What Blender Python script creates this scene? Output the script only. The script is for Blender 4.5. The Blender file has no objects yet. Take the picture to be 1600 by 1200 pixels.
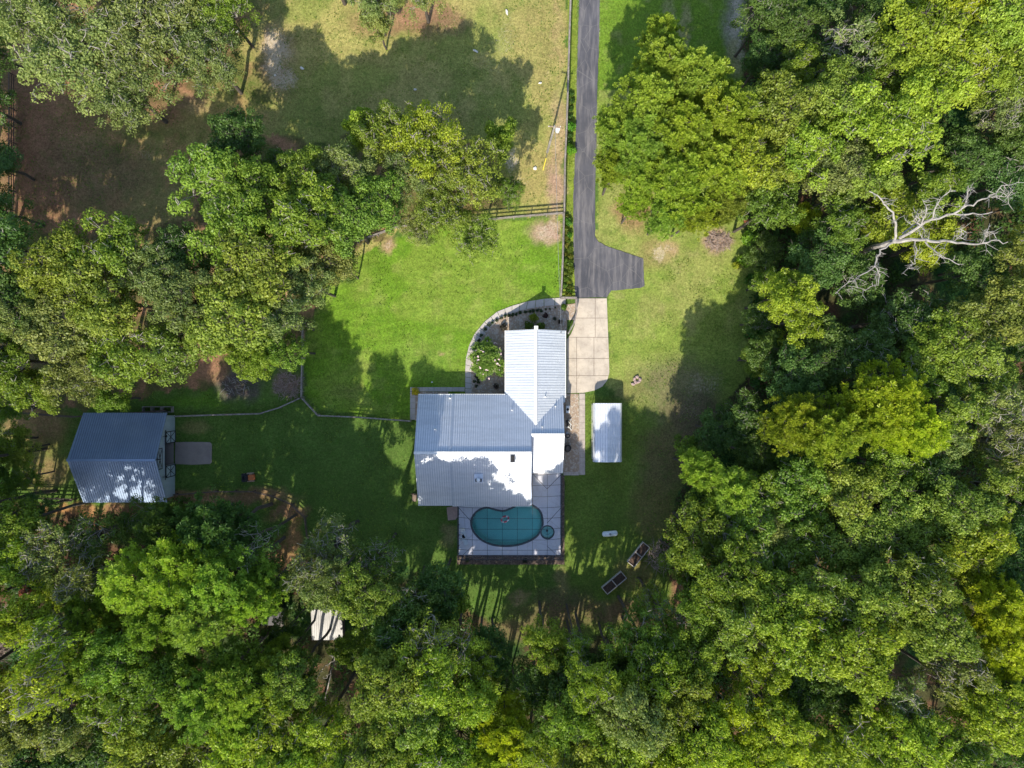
import bpy, bmesh, math, random
import numpy as np
from mathutils import Vector, Matrix
R_ = math.radians
C = bpy.context.scene.collection
scn = bpy.context.scene
# ---------------------------------------------------------------- camera
D = 96.0
S = 0.0864                      # metres per photo pixel on the ground
cam = bpy.data.cameras.new('camera'); co = bpy.data.objects.new('camera', cam); C.objects.link(co)
co.location = (0, 0, D); co.rotation_euler = (0, 0, 0)
cam.sensor_width = 36; cam.lens = 25.0; cam.clip_start = 0.5; cam.clip_end = 3000
scn.camera = co
# ---------------------------------------------------------------- light
SUN_EL, SUN_AZ = 40.0, 12.0     # shadows fall towards +Y, 12 degrees to +X
w = bpy.data.worlds.new('World'); scn.world = w; w.use_nodes = True
nt = w.node_tree; nt.nodes.clear()
sky = nt.nodes.new('ShaderNodeTexSky'); sky.sky_type = 'NISHITA'; sky.sun_disc = False
sky.sun_elevation = R_(SUN_EL); sky.sun_rotation = R_(180 + SUN_AZ)
bg = nt.nodes.new('ShaderNodeBackground'); bg.inputs['Strength'].default_value = 0.15
wo = nt.nodes.new('ShaderNodeOutputWorld')
nt.links.new(sky.outputs[0], bg.inputs[0]); nt.links.new(bg.outputs[0], wo.inputs[0])
sl = bpy.data.lights.new('sun', 'SUN'); sl.energy = 3.7; sl.angle = R_(0.5); sl.color = (1.0, 0.93, 0.80)
so = bpy.data.objects.new('sun', sl); C.objects.link(so)
sd = Vector((math.sin(R_(SUN_AZ))*math.cos(R_(SUN_EL)), math.cos(R_(SUN_AZ))*math.cos(R_(SUN_EL)), -math.sin(R_(SUN_EL))))
so.rotation_euler = sd.to_track_quat('-Z', 'Y').to_euler(); so.location = (-10, -60, 80)
scn.view_settings.view_transform = 'Standard'; scn.view_settings.look = 'None'
scn.view_settings.gamma = 1.0; scn.view_settings.exposure = 0.96
scn.cycles.max_bounces = 8; scn.cycles.transparent_max_bounces = 16

ORD = 'first second third fourth fifth sixth seventh eighth ninth tenth eleventh twelfth thirteenth fourteenth fifteenth sixteenth seventeenth eighteenth nineteenth twentieth'.split()
ORD += ['twenty-'+q for q in ORD[:9]]
def P(px, py, z=0.0):
    k = S*(1 - z/D)
    return ((px-800)*k, (600-py)*k)
def P3(px, py, z=0.0):
    a = P(px, py, z); return Vector((a[0], a[1], z))

# ---------------------------------------------------------------- materials
def newmat(name):
    m = bpy.data.materials.new(name); m.use_nodes = True
    t = m.node_tree; b = t.nodes['Principled BSDF']; return m, t, b
def N(t, typ, **kw):
    n = t.nodes.new(typ)
    for k, v in kw.items(): setattr(n, k, v)
    return n
def mathn(t, op, a, b=None, c=None, clamp=False):
    n = t.nodes.new('ShaderNodeMath'); n.operation = op; n.use_clamp = clamp
    for i, v in enumerate((a, b, c)):
        if v is None: continue
        if isinstance(v, (int, float)): n.inputs[i].default_value = v
        else: t.links.new(v, n.inputs[i])
    return n.outputs[0]
def mixc(t, fac, a, b, mode='MIX'):
    n = t.nodes.new('ShaderNodeMix'); n.data_type = 'RGBA'; n.blend_type = mode
    for idx, v in ((0, fac), (6, a), (7, b)):
        if isinstance(v, (int, float)): n.inputs[idx].default_value = v
        elif isinstance(v, tuple): n.inputs[idx].default_value = (*v, 1)
        else: t.links.new(v, n.inputs[idx])
    return n.outputs[2]
def noise(t, scale, detail=4, rough=.55, coord=None, dist=0.0, vec=None):
    n = t.nodes.new('ShaderNodeTexNoise'); n.inputs['Scale'].default_value = scale
    n.inputs['Detail'].default_value = detail; n.inputs['Roughness'].default_value = rough; n.inputs['Distortion'].default_value = dist
    if vec is None:
        tc = t.nodes.new('ShaderNodeTexCoord'); vec = tc.outputs['Object']
    t.links.new(vec, n.inputs['Vector'])
    return n.outputs['Fac']
def ramp(t, fac, a, b, lo=0.0, hi=1.0):
    n = t.nodes.new('ShaderNodeMapRange'); t.links.new(fac, n.inputs[0])
    n.inputs[1].default_value = a; n.inputs[2].default_value = b; n.inputs[3].default_value = lo; n.inputs[4].default_value = hi
    return n.outputs[0]
def bump(t, b, h, dist=.02, strength=.5):
    n = t.nodes.new('ShaderNodeBump'); n.inputs['Distance'].default_value = dist; n.inputs['Strength'].default_value = strength
    t.links.new(h, n.inputs['Height']); t.links.new(n.outputs[0], b.inputs['Normal'])
def simple(name, c1, c2=None, scale=6, rough=.8, metal=0, spec=.3, b_=0.3, detail=5):
    m, t, b = newmat(name)
    c2 = c2 or tuple(x*.75 for x in c1)
    f = noise(t, scale, detail, .6)
    f2 = ramp(t, f, .35, .65)
    t.links.new(mixc(t, f2, c1, c2), b.inputs['Base Color'])
    b.inputs['Roughness'].default_value = rough; b.inputs['Metallic'].default_value = metal
    b.inputs['Specular IOR Level'].default_value = spec
    if b_: bump(t, b, noise(t, scale*6, 3), .01, b_)
    return m
M = {}
M['wall'] = simple('stucco', (.55, .52, .45), (.48, .45, .38), 3)
M['white'] = simple('white paint', (.72, .72, .70), (.60, .60, .58), 4, .5)
M['pane'] = simple('glass dark', (.03, .04, .05), (.05, .06, .07), 2, .08, 0, .8, 0)
M['dark'] = simple('dark bronze', (.035, .033, .035), (.05, .045, .045), 8, .5)
M['black'] = simple('black', (.015, .015, .017), (.03, .03, .03), 8, .6)
M['grey'] = simple('grey metal', (.30, .31, .33), (.22, .23, .25), 5, .4, .3)
M['bark'] = simple('bark', (.095, .08, .065), (.06, .05, .042), 5, .9)
M['palebark'] = simple('pale bark', (.36, .33, .28), (.22, .20, .17), 6, .9)
M['deadwood'] = simple('bleached wood', (.38, .35, .315), (.20, .18, .16), 1.8, .85)
M['brownwood'] = simple('dead brown wood', (.40, .31, .26), (.24, .18, .15), 3, .9)
M['fence'] = simple('weathered board', (.30, .27, .245), (.16, .135, .12), 2.5, .85)
M['fencedark'] = simple('dark brown board', (.075, .05, .04), (.13, .10, .08), 2.5, .85)
M['timber'] = simple('timber', (.34, .25, .18), (.22, .16, .12), 4, .85)
M['soil'] = simple('soil', (.055, .038, .032), (.12, .075, .05), 5, .95)
M['paver'] = simple('pavers', (.46, .40, .35), (.35, .30, .27), 2.2, .85)
M['paletimber'] = simple('pale timber', (.48, .43, .39), (.36, .32, .29), 4, .85)
M['pinkpaver'] = simple('pink pavers', (.42, .30, .25), (.32, .23, .20), 3, .85)
M['orange'] = simple('orange paint', (.55, .16, .04), (.42, .12, .04), 8, .4)
M['tan'] = simple('tan steel', (.42, .30, .20), (.32, .24, .17), 8, .5)
M['yellow'] = simple('yellow plastic', (.70, .58, .06), (.6, .5, .05), 4, .5)
M['tank'] = simple('white enamel', (.74, .76, .76), (.62, .65, .66), 3, .35)
M['pinkvinyl'] = simple('pink vinyl', (.60, .10, .12), (.5, .08, .1), 4, .3)
M['stone'] = simple('pale stone', (.68, .66, .61), (.5, .48, .43), 7, .9)
M['red'] = simple('pinkish stone', (.40, .29, .26), (.28, .21, .19), 7, .9)
M['asphalt'] = None

def m_roof(name, base, patch, rough=.42):
    m, t, b = newmat(name)
    f = ramp(t, noise(t, .35, 4, .6), .35, .7); g = ramp(t, noise(t, 3.0, 5, .7), .3, .75, .90, 1.04)
    col = mixc(t, f, base, patch)
    tc = N(t, 'ShaderNodeTexCoord'); mp = N(t, 'ShaderNodeMapping'); mp.inputs['Scale'].default_value = (.22, 1.5, .3); t.links.new(tc.outputs['Object'], mp.inputs['Vector'])
    col = mixc(t, ramp(t, noise(t, 1.0, 3, .5, vec=mp.outputs[0]), .45, .62, 0, .35), col, tuple(x*.80 for x in patch))
    col = mixc(t, ramp(t, noise(t, 5.0, 6, .8), .62, .74, 0, .5), col, (.28, .25, .20))
    n = t.nodes.new('ShaderNodeMix'); n.data_type = 'RGBA'; n.blend_type = 'MULTIPLY'; n.inputs[0].default_value = 1
    t.links.new(col, n.inputs[6]); cb = t.nodes.new('ShaderNodeCombineColor')
    for i in range(3): t.links.new(g, cb.inputs[i])
    t.links.new(cb.outputs[0], n.inputs[7])
    t.links.new(n.outputs[2], b.inputs['Base Color'])
    b.inputs['Roughness'].default_value = .38; b.inputs['Metallic'].default_value = .25; b.inputs['Specular IOR Level'].default_value = .5
    return m
M['roof'] = m_roof('galvanised roof', (.64, .66, .70), (.55, .58, .63))
M['roofwhite'] = m_roof('white roof', (.76, .78, .80), (.68, .71, .75))
M['roofblue'] = m_roof('blue grey roof', (.20, .27, .39), (.25, .32, .44))
M['ribshade_white'] = m_roof('rib white', (.56, .59, .64), (.62, .65, .69))  # ribs toned darker than their sheets: rib shadow lines put into the colour
M['ribshade'] = m_roof('rib steel', (.36, .41, .49), (.44, .49, .56))
M['ribshade_blue'] = m_roof('rib steel blue', (.13, .18, .28), (.17, .23, .33))
M['rooftin'] = m_roof('old tin roof', (.34, .33, .315), (.22, .21, .20))
M['barnwall'] = m_roof('pale barn siding', (.55, .62, .68), (.48, .56, .62))

def m_asphalt():
    m, t, b = newmat('asphalt')
    tc = N(t, 'ShaderNodeTexCoord'); mp = N(t, 'ShaderNodeMapping'); mp.inputs['Scale'].default_value = (1, .12, 1)
    t.links.new(tc.outputs['Object'], mp.inputs['Vector'])
    a = ramp(t, noise(t, .25, 5, .6), .35, .68)
    st = ramp(t, noise(t, 1.6, 5, .65, vec=mp.outputs[0]), .45, .72)
    fine = ramp(t, noise(t, 14, 4, .7), .35, .8)
    c = mixc(t, a, (.056, .057, .068), (.095, .094, .108))
    c = mixc(t, mathn(t, 'MULTIPLY', st, .7), c, (.24, .22, .215))
    c = mixc(t, mathn(t, 'MULTIPLY', fine, .35), c, (.12, .12, .125))
    crk = t.nodes.new('ShaderNodeTexVoronoi'); crk.feature = 'DISTANCE_TO_EDGE'; crk.inputs['Scale'].default_value = .32
    t.links.new(tc.outputs['Object'], crk.inputs['Vector'])
    cr = ramp(t, crk.outputs['Distance'], .0, .012, .5, 0)
    c = mixc(t, cr, c, (.2, .19, .18))
    t.links.new(c, b.inputs['Base Color']); b.inputs['Roughness'].default_value = .9; b.inputs['Specular IOR Level'].default_value = .2
    bump(t, b, noise(t, 40, 2), .01, .4); return m
M['asphalt'] = m_asphalt()
def m_conc(name, c1, c2, stain=(.30, .25, .20)):
    m, t, b = newmat(name)
    a = ramp(t, noise(t, .5, 6, .65), .35, .68); s = ramp(t, noise(t, 1.4, 6, .7, dist=.8), .52, .72)
    c = mixc(t, a, c1, c2); c = mixc(t, mathn(t, 'MULTIPLY', s, .6), c, stain)
    c = mixc(t, mathn(t, 'MULTIPLY', ramp(t, noise(t, 20, 3, .7), .4, .8), .2), c, (.25, .23, .2))
    tc = N(t, 'ShaderNodeTexCoord')
    crk = t.nodes.new('ShaderNodeTexVoronoi'); crk.feature = 'DISTANCE_TO_EDGE'; crk.inputs['Scale'].default_value = .22
    crk.inputs['Randomness'].default_value = 1
    t.links.new(tc.outputs['Object'], crk.inputs['Vector'])
    c = mixc(t, ramp(t, crk.outputs['Distance'], .0, .006, .3, 0), c, (.15, .12, .10))
    t.links.new(c, b.inputs['Base Color']); b.inputs['Roughness'].default_value = .88
    bump(t, b, noise(t, 30, 3), .01, .3); return m
M['concrete'] = m_conc('concrete', (.56, .48, .38), (.38, .325, .265), (.30, .24, .18))
M['walkway'] = m_conc('walkway concrete', (.47, .43, .39), (.38, .35, .32))
M['deck'] = m_conc('deck concrete', (.72, .72, .78), (.63, .63, .70), (.52, .48, .50))
M['slab'] = m_conc('old slab', (.30, .25, .22), (.22, .18, .16))

def m_gravel(name, cols):
    m, t, b = newmat(name)
    tc = N(t, 'ShaderNodeTexCoord')
    v = t.nodes.new('ShaderNodeTexVoronoi'); v.inputs['Scale'].default_value = 5.5; t.links.new(tc.outputs['Object'], v.inputs['Vector'])
    sp = N(t, 'ShaderNodeSeparateColor'); t.links.new(v.outputs['Color'], sp.inputs[0])
    c = mixc(t, sp.outputs[0], cols[0], cols[1])
    c = mixc(t, ramp(t, sp.outputs[1], .6, .75), c, cols[2])
    c = mixc(t, ramp(t, v.outputs['Distance'], .06, .14, 0, .5), c, cols[3])
    t.links.new(c, b.inputs['Base Color']); b.inputs['Roughness'].default_value = .9
    bump(t, b, v.outputs['Distance'], .05, .7); return m
M['gravel'] = m_gravel('river gravel', ((.52, .38, .24), (.36, .27, .20), (.62, .55, .45), (.20, .15, .12)))
M['mulch'] = m_gravel('bark mulch', ((.20, .13, .09), (.10, .065, .05), (.30, .22, .15), (.05, .035, .03)))

def m_ground():
    m, t, b = newmat('ground cover')
    at = N(t, 'ShaderNodeAttribute', attribute_name='base'); mk = N(t, 'ShaderNodeAttribute', attribute_name='mask')
    sp = N(t, 'ShaderNodeSeparateColor'); t.links.new(mk.outputs['Color'], sp.inputs[0])
    col = at.outputs['Color']
    big = ramp(t, noise(t, .35, 6, .65), .32, .68, .80, 1.18)
    mid = ramp(t, noise(t, 2.6, 5, .7), .3, .7, .72, 1.25)
    fin = ramp(t, noise(t, 4.5, 5, .85), .3, .7, .50, 1.50)
    k = mathn(t, 'MULTIPLY', mathn(t, 'MULTIPLY', big, mid), fin)
    cb = N(t, 'ShaderNodeCombineColor')
    for i in range(3): t.links.new(k, cb.inputs[i])
    col = mixc(t, 1.0, col, cb.outputs[0], 'MULTIPLY')
    # straw fleck, yellow fleck
    fl = ramp(t, noise(t, 5.0, 4, .75), .56, .72, 0, .38)
    col = mixc(t, mathn(t, 'MULTIPLY', fl, sp.outputs[1]), col, (.30, .27, .10))
    dk = ramp(t, noise(t, 1.1, 5, .7, dist=.5), .50, .70, 0, .45)
    col = mixc(t, mathn(t, 'MULTIPLY', dk, sp.outputs[1]), col, (.05, .13, .012))
    # sand speckle
    sn = mathn(t, 'ADD', noise(t, 3.2, 7, .9), mathn(t, 'MULTIPLY', sp.outputs[0], .44))
    sn = ramp(t, sn, .74, .92)
    col = mixc(t, mathn(t, 'MULTIPLY', sn, .8), col, (.54, .45, .35))
    t.links.new(col, b.inputs['Base Color'])
    b.inputs['Roughness'].default_value = .95; b.inputs['Specular IOR Level'].default_value = .1
    bump(t, b, noise(t, 7, 5, .8), .12, .55)
    return m
M['ground'] = m_ground()

def m_leaf(name, trans=.42):
    m, t, b = newmat(name)
    t.nodes.remove(b)
    oi = N(t, 'ShaderNodeObjectInfo'); geo = N(t, 'ShaderNodeNewGeometry')
    tone = N(t, 'ShaderNodeAttribute', attribute_name='tone')
    k = mathn(t, 'MULTIPLY', ramp(t, geo.outputs['Random Per Island'], 0, 1, .80, 1.22), ramp(t, tone.outputs['Fac'], 0, 1, .74, 1.26))
    cb = N(t, 'ShaderNodeCombineColor')
    t.links.new(mathn(t, 'MULTIPLY', k, ramp(t, tone.outputs['Fac'], 0, 1, .92, 1.09)), cb.inputs[0]); t.links.new(k, cb.inputs[1])
    t.links.new(mathn(t, 'MULTIPLY', k, 1.0), cb.inputs[2])
    col = mixc(t, 1.0, oi.outputs['Color'], cb.outputs[0], 'MULTIPLY')
    d = N(t, 'ShaderNodeBsdfDiffuse'); t.links.new(col, d.inputs[0])
    tr = N(t, 'ShaderNodeBsdfTranslucent'); t.links.new(mixc(t, 1.0, col, (1.08, 1.18, .6), 'MULTIPLY'), tr.inputs[0])
    gl = N(t, 'ShaderNodeBsdfGlossy'); gl.inputs['Roughness'].default_value = .45; gl.inputs[0].default_value = (.9, .95, .9, 1)
    m1 = N(t, 'ShaderNodeMixShader'); m1.inputs[0].default_value = trans
    t.links.new(d.outputs[0], m1.inputs[1]); t.links.new(tr.outputs[0], m1.inputs[2])
    m2 = N(t, 'ShaderNodeMixShader'); m2.inputs[0].default_value = .015
    t.links.new(m1.outputs[0], m2.inputs[1]); t.links.new(gl.outputs[0], m2.inputs[2])
    t.links.new(m2.outputs[0], t.nodes['Material Output'].inputs[0]); return m
M['leaf'] = m_leaf('leaves')
def m_flower():
    m, t, b = newmat('pink petals'); b.inputs['Base Color'].default_value = (.78, .56, .58, 1); b.inputs['Roughness'].default_value = .6; return m
M['flower'] = m_flower()
def m_screen():
    m, t, b = newmat('insect screen')
    b.inputs['Base Color'].default_value = (.10, .11, .14, 1); b.inputs['Roughness'].default_value = .6
    tr = N(t, 'ShaderNodeBsdfTransparent'); mx = N(t, 'ShaderNodeMixShader'); mx.inputs[0].default_value = .09
    t.links.new(tr.outputs[0], mx.inputs[1]); t.links.new(b.outputs[0], mx.inputs[2]); t.links.new(mx.outputs[0], t.nodes['Material Output'].inputs[0]); return m
M['screen'] = m_screen()
def m_water():
    m, t, b = newmat('pool water'); t.nodes.remove(b)
    va = N(t, 'ShaderNodeVolumeAbsorption'); va.inputs['Color'].default_value = (.14, .87, .80, 1); va.inputs['Density'].default_value = .21; t.links.new(va.outputs[0], t.nodes['Material Output'].inputs['Volume'])
    tr = N(t, 'ShaderNodeBsdfTransparent'); tr.inputs[0].default_value = (.86, .97, .97, 1)
    gl = N(t, 'ShaderNodeBsdfGlossy'); gl.inputs['Roughness'].default_value = .05
    fr = N(t, 'ShaderNodeFresnel'); fr.inputs[0].default_value = 1.33
    bp = N(t, 'ShaderNodeBump'); bp.inputs['Distance'].default_value = .03; bp.inputs['Strength'].default_value = .3
    t.links.new(noise(t, 2.2, 3), bp.inputs['Height']); t.links.new(bp.outputs[0], gl.inputs['Normal']); t.links.new(bp.outputs[0], fr.inputs['Normal'])
    mx = N(t, 'ShaderNodeMixShader'); t.links.new(fr.outputs[0], mx.inputs[0])
    t.links.new(tr.outputs[0], mx.inputs[1]); t.links.new(gl.outputs[0], mx.inputs[2]); t.links.new(mx.outputs[0], t.nodes['Material Output'].inputs[0]); return m
M['water'] = m_water()
M['plaster'] = simple('pool plaster', (.62, .86, .80), (.54, .80, .75), 1.2, .8)

# ---------------------------------------------------------------- object helpers
def tag(o, label=None, cat=None, group=None, kind=None):
    if label: o['label'] = label
    if cat: o['category'] = cat
    if group: o['group'] = group
    if kind: o['kind'] = kind
    return o
def empty(name, loc, label, cat, group=None, rz=0):
    o = bpy.data.objects.new(name, None); C.objects.link(o); o.location = loc; o.rotation_euler.z = rz
    o.empty_display_size = .3
    return tag(o, label, cat, group)
class MB:
    def __init__(s): s.v = []; s.f = []; s.smooth = False; s.r2 = []; s.m2 = None
    def add(s, vs, fs):
        n = len(s.v); s.v += [tuple(v) for v in vs]; s.f += [tuple(i+n for i in f) for f in fs]; return s
    def box(s, x0, x1, y0, y1, z0, z1):
        return s.add([(x0,y0,z0),(x1,y0,z0),(x1,y1,z0),(x0,y1,z0),(x0,y0,z1),(x1,y0,z1),(x1,y1,z1),(x0,y1,z1)],
                     [(3,2,1,0),(4,5,6,7),(0,1,5,4),(1,2,6,5),(2,3,7,6),(3,0,4,7)])
    def bar(s, a, b, w, h=None, up=(0,0,1)):
        h = h or w; a = Vector(a); b = Vector(b); d = (b-a).normalized(); u = Vector(up)
        if abs(d.dot(u)) > .98: u = Vector((0,1,0))
        x = d.cross(u).normalized()*w/2; y = x.cross(d).normalized()*h/2
        p = [a-x-y, a+x-y, a+x+y, a-x+y, b-x-y, b+x-y, b+x+y, b-x+y]
        return s.add(p, [(0,1,2,3),(7,6,5,4),(4,5,1,0),(5,6,2,1),(6,7,3,2),(7,4,0,3)])
    def tube(s, pts, rad, n=7, cap=True):
        pts = [Vector(p) for p in pts]; m = len(pts)
        if isinstance(rad, (int, float)): rad = [rad]*m
        base = len(s.v); prev = None
        for i, p in enumerate(pts):
            d = (pts[min(i+1, m-1)] - pts[max(i-1, 0)])
            d = d.normalized() if d.length > 1e-6 else Vector((0,0,1))
            if prev is None:
                r = Vector((1,0,0)) if abs(d.x) < .9 else Vector((0,1,0)); x = d.cross(r).normalized()
            else:
                x = (prev - d*prev.dot(d)); x = x.normalized() if x.length > 1e-6 else d.orthogonal().normalized()
            prev = x; y = d.cross(x)
            for k in range(n):
                a = 2*math.pi*k/n; s.v.append(tuple(p + (x*math.cos(a)+y*math.sin(a))*rad[i]))
        for i in range(m-1):
            for k in range(n):
                a = base+i*n+k; b = base+i*n+(k+1) % n
                s.f.append((a, b, b+n, a+n))
        if cap:
            s.f.append(tuple(base+k for k in reversed(range(n)))); s.f.append(tuple(base+(m-1)*n+k for k in range(n)))
        return s
    def cyl(s, c, r, h, n=16, r2=None):
        return s.tube([(c[0],c[1],c[2]), (c[0],c[1],c[2]+h)], [r, r if r2 is None else r2], n)
    def prism(s, poly, z0, z1):
        n = len(poly)
        a = sum(poly[i][0]*poly[(i+1)%n][1]-poly[(i+1)%n][0]*poly[i][1] for i in range(n))
        if a < 0: poly = poly[::-1]
        vs = [(p[0],p[1],z0) for p in poly]+[(p[0],p[1],z1) for p in poly]
        fs = [tuple(reversed(range(n))), tuple(range(n,2*n))]+[(i,(i+1)%n,(i+1)%n+n,i+n) for i in range(n)]
        return s.add(vs, fs)
    def slab(s, pts, th):      # polygon in 3d thickened downward in z
        n = len(pts); vs = [tuple(p) for p in pts]+[(p[0],p[1],p[2]-th) for p in pts]
        fs = [tuple(range(n)), tuple(reversed(range(n,2*n)))]+[(i+n,(i+1)%n+n,(i+1)%n,i) for i in range(n)]
        return s.add(vs, fs)
    def sphere(s, c, r, nu=10, nv=6, sz=1, sx=1, sy=1, jit=0, rng=None):
        base = len(s.v); s.v.append((c[0],c[1],c[2]+r*sz))
        for j in range(1, nv):
            for i in range(nu):
                a = math.pi*j/nv; b = 2*math.pi*i/nu; q = 1+(rng.uniform(-jit, jit) if rng else 0)
                s.v.append((c[0]+q*r*sx*math.sin(a)*math.cos(b), c[1]+q*r*sy*math.sin(a)*math.sin(b), c[2]+q*r*sz*math.cos(a)))
        s.v.append((c[0],c[1],c[2]-r*sz)); e = len(s.v)-1
        for i in range(nu): s.f.append((base, base+1+i, base+1+(i+1)%nu)); s.f.append((e, base+1+(nv-2)*nu+(i+1)%nu, base+1+(nv-2)*nu+i))
        for j in range(nv-2):
            for i in range(nu):
                a = base+1+j*nu+i; b = base+1+j*nu+(i+1)%nu; s.f.append((a, a+nu, b+nu, b))
        return s
    def mesh(s, name, mat, smooth=False):
        me = bpy.data.meshes.new(name); me.from_pydata([tuple(v) for v in s.v], [], s.f)
        if mat: me.materials.append(mat)
        if s.m2:
            me.materials.append(s.m2); mi = np.zeros(len(me.polygons), np.int32)
            for a, b in s.r2: mi[a:b] = 1
            me.polygons.foreach_set('material_index', mi)
        if smooth: me.polygons.foreach_set('use_smooth', [True]*len(me.polygons))
        me.update(); return me
    def build(s, name, mat, parent=None, smooth=False, **kw):
        o = bpy.data.objects.new(name, s.mesh(name, mat, smooth)); C.objects.link(o)
        if parent:
            o.parent = parent
        if kw: tag(o, **kw)
        return o
def world_part(mb, name, mat, parent, smooth=False, **kw):
    """mesh given in world coordinates, parented to a thing placed at its base"""
    m = parent; root = Vector((0,0,0))
    while m: root = root + m.location; m = m.parent
    mb.v = [(v[0]-root.x, v[1]-root.y, v[2]-root.z) for v in mb.v]
    return mb.build(name, mat, parent, smooth, **kw)

def inpoly(x, y, poly):
    r = np.zeros(np.shape(x), bool); n = len(poly)
    for i in range(n):
        x0, y0 = poly[i]; x1, y1 = poly[(i+1) % n]
        if y0 == y1: continue
        c = ((y0 > y) != (y1 > y)) & (x < (x1-x0)*(y-y0)/(y1-y0)+x0)
        r ^= c
    return r
def vnoise(x, y, scale, seed):
    rg = np.random.RandomState(seed); T = rg.rand(256, 256)
    x = x/scale+1000; y = y/scale+1000
    xi = np.floor(x).astype(int); yi = np.floor(y).astype(int); fx = x-xi; fy = y-yi
    fx = fx*fx*(3-2*fx); fy = fy*fy*(3-2*fy)
    a = T[xi%256, yi%256]; b = T[(xi+1)%256, yi%256]; c = T[xi%256, (yi+1)%256]; d = T[(xi+1)%256, (yi+1)%256]
    return (a*(1-fx)+b*fx)*(1-fy)+(c*(1-fx)+d*fx)*fy
def fbm(x, y, scale, seed, o=4):
    s = 0; a = 1; t = 0
    for i in range(o): s = s+a*vnoise(x, y, scale/2**i, seed+i); t += a; a *= .55
    return s/t

# ---------------------------------------------------------------- ground zones (photo pixels on the ground)
WOODS = [
 [(1172,-260),(1160,40),(1165,120),(1190,200),(1150,300),(1165,345),(1180,420),(1172,520),(1175,590),(1120,640),(1095,700),(1060,770),(1040,830),(1045,890),(1070,950),
  (1000,985),(900,1000),(800,1010),(740,960),(690,900),(600,880),(500,860),(470,880),(440,850),(380,800),(280,790),(130,800),(40,780),(-260,770),(-260,1500),(1900,1500),(1900,-260)],
]
GROVE = [
 [(-260,350),(90,350),(200,370),(310,330),(300,240),(390,200),(520,230),(560,190),(640,200),(780,230),(790,320),(700,345),(620,360),(560,385),(520,430),(500,480),(480,510),(470,560),(400,590),(280,610),(120,640),(-260,640)],
 [(-260,-260),(420,-260),(390,20),(360,120),(240,190),(120,180),(40,100),(-40,60),(-260,200)],
]
def lawn_poly(): return [(498,640),(478,620),(478,520),(500,470),(500,430),(560,400),(600,380),(640,362),(690,352),(810,343),(878,338),(878,470),(800,480),(730,560),(727,620),(650,640),(640,657)]
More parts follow.
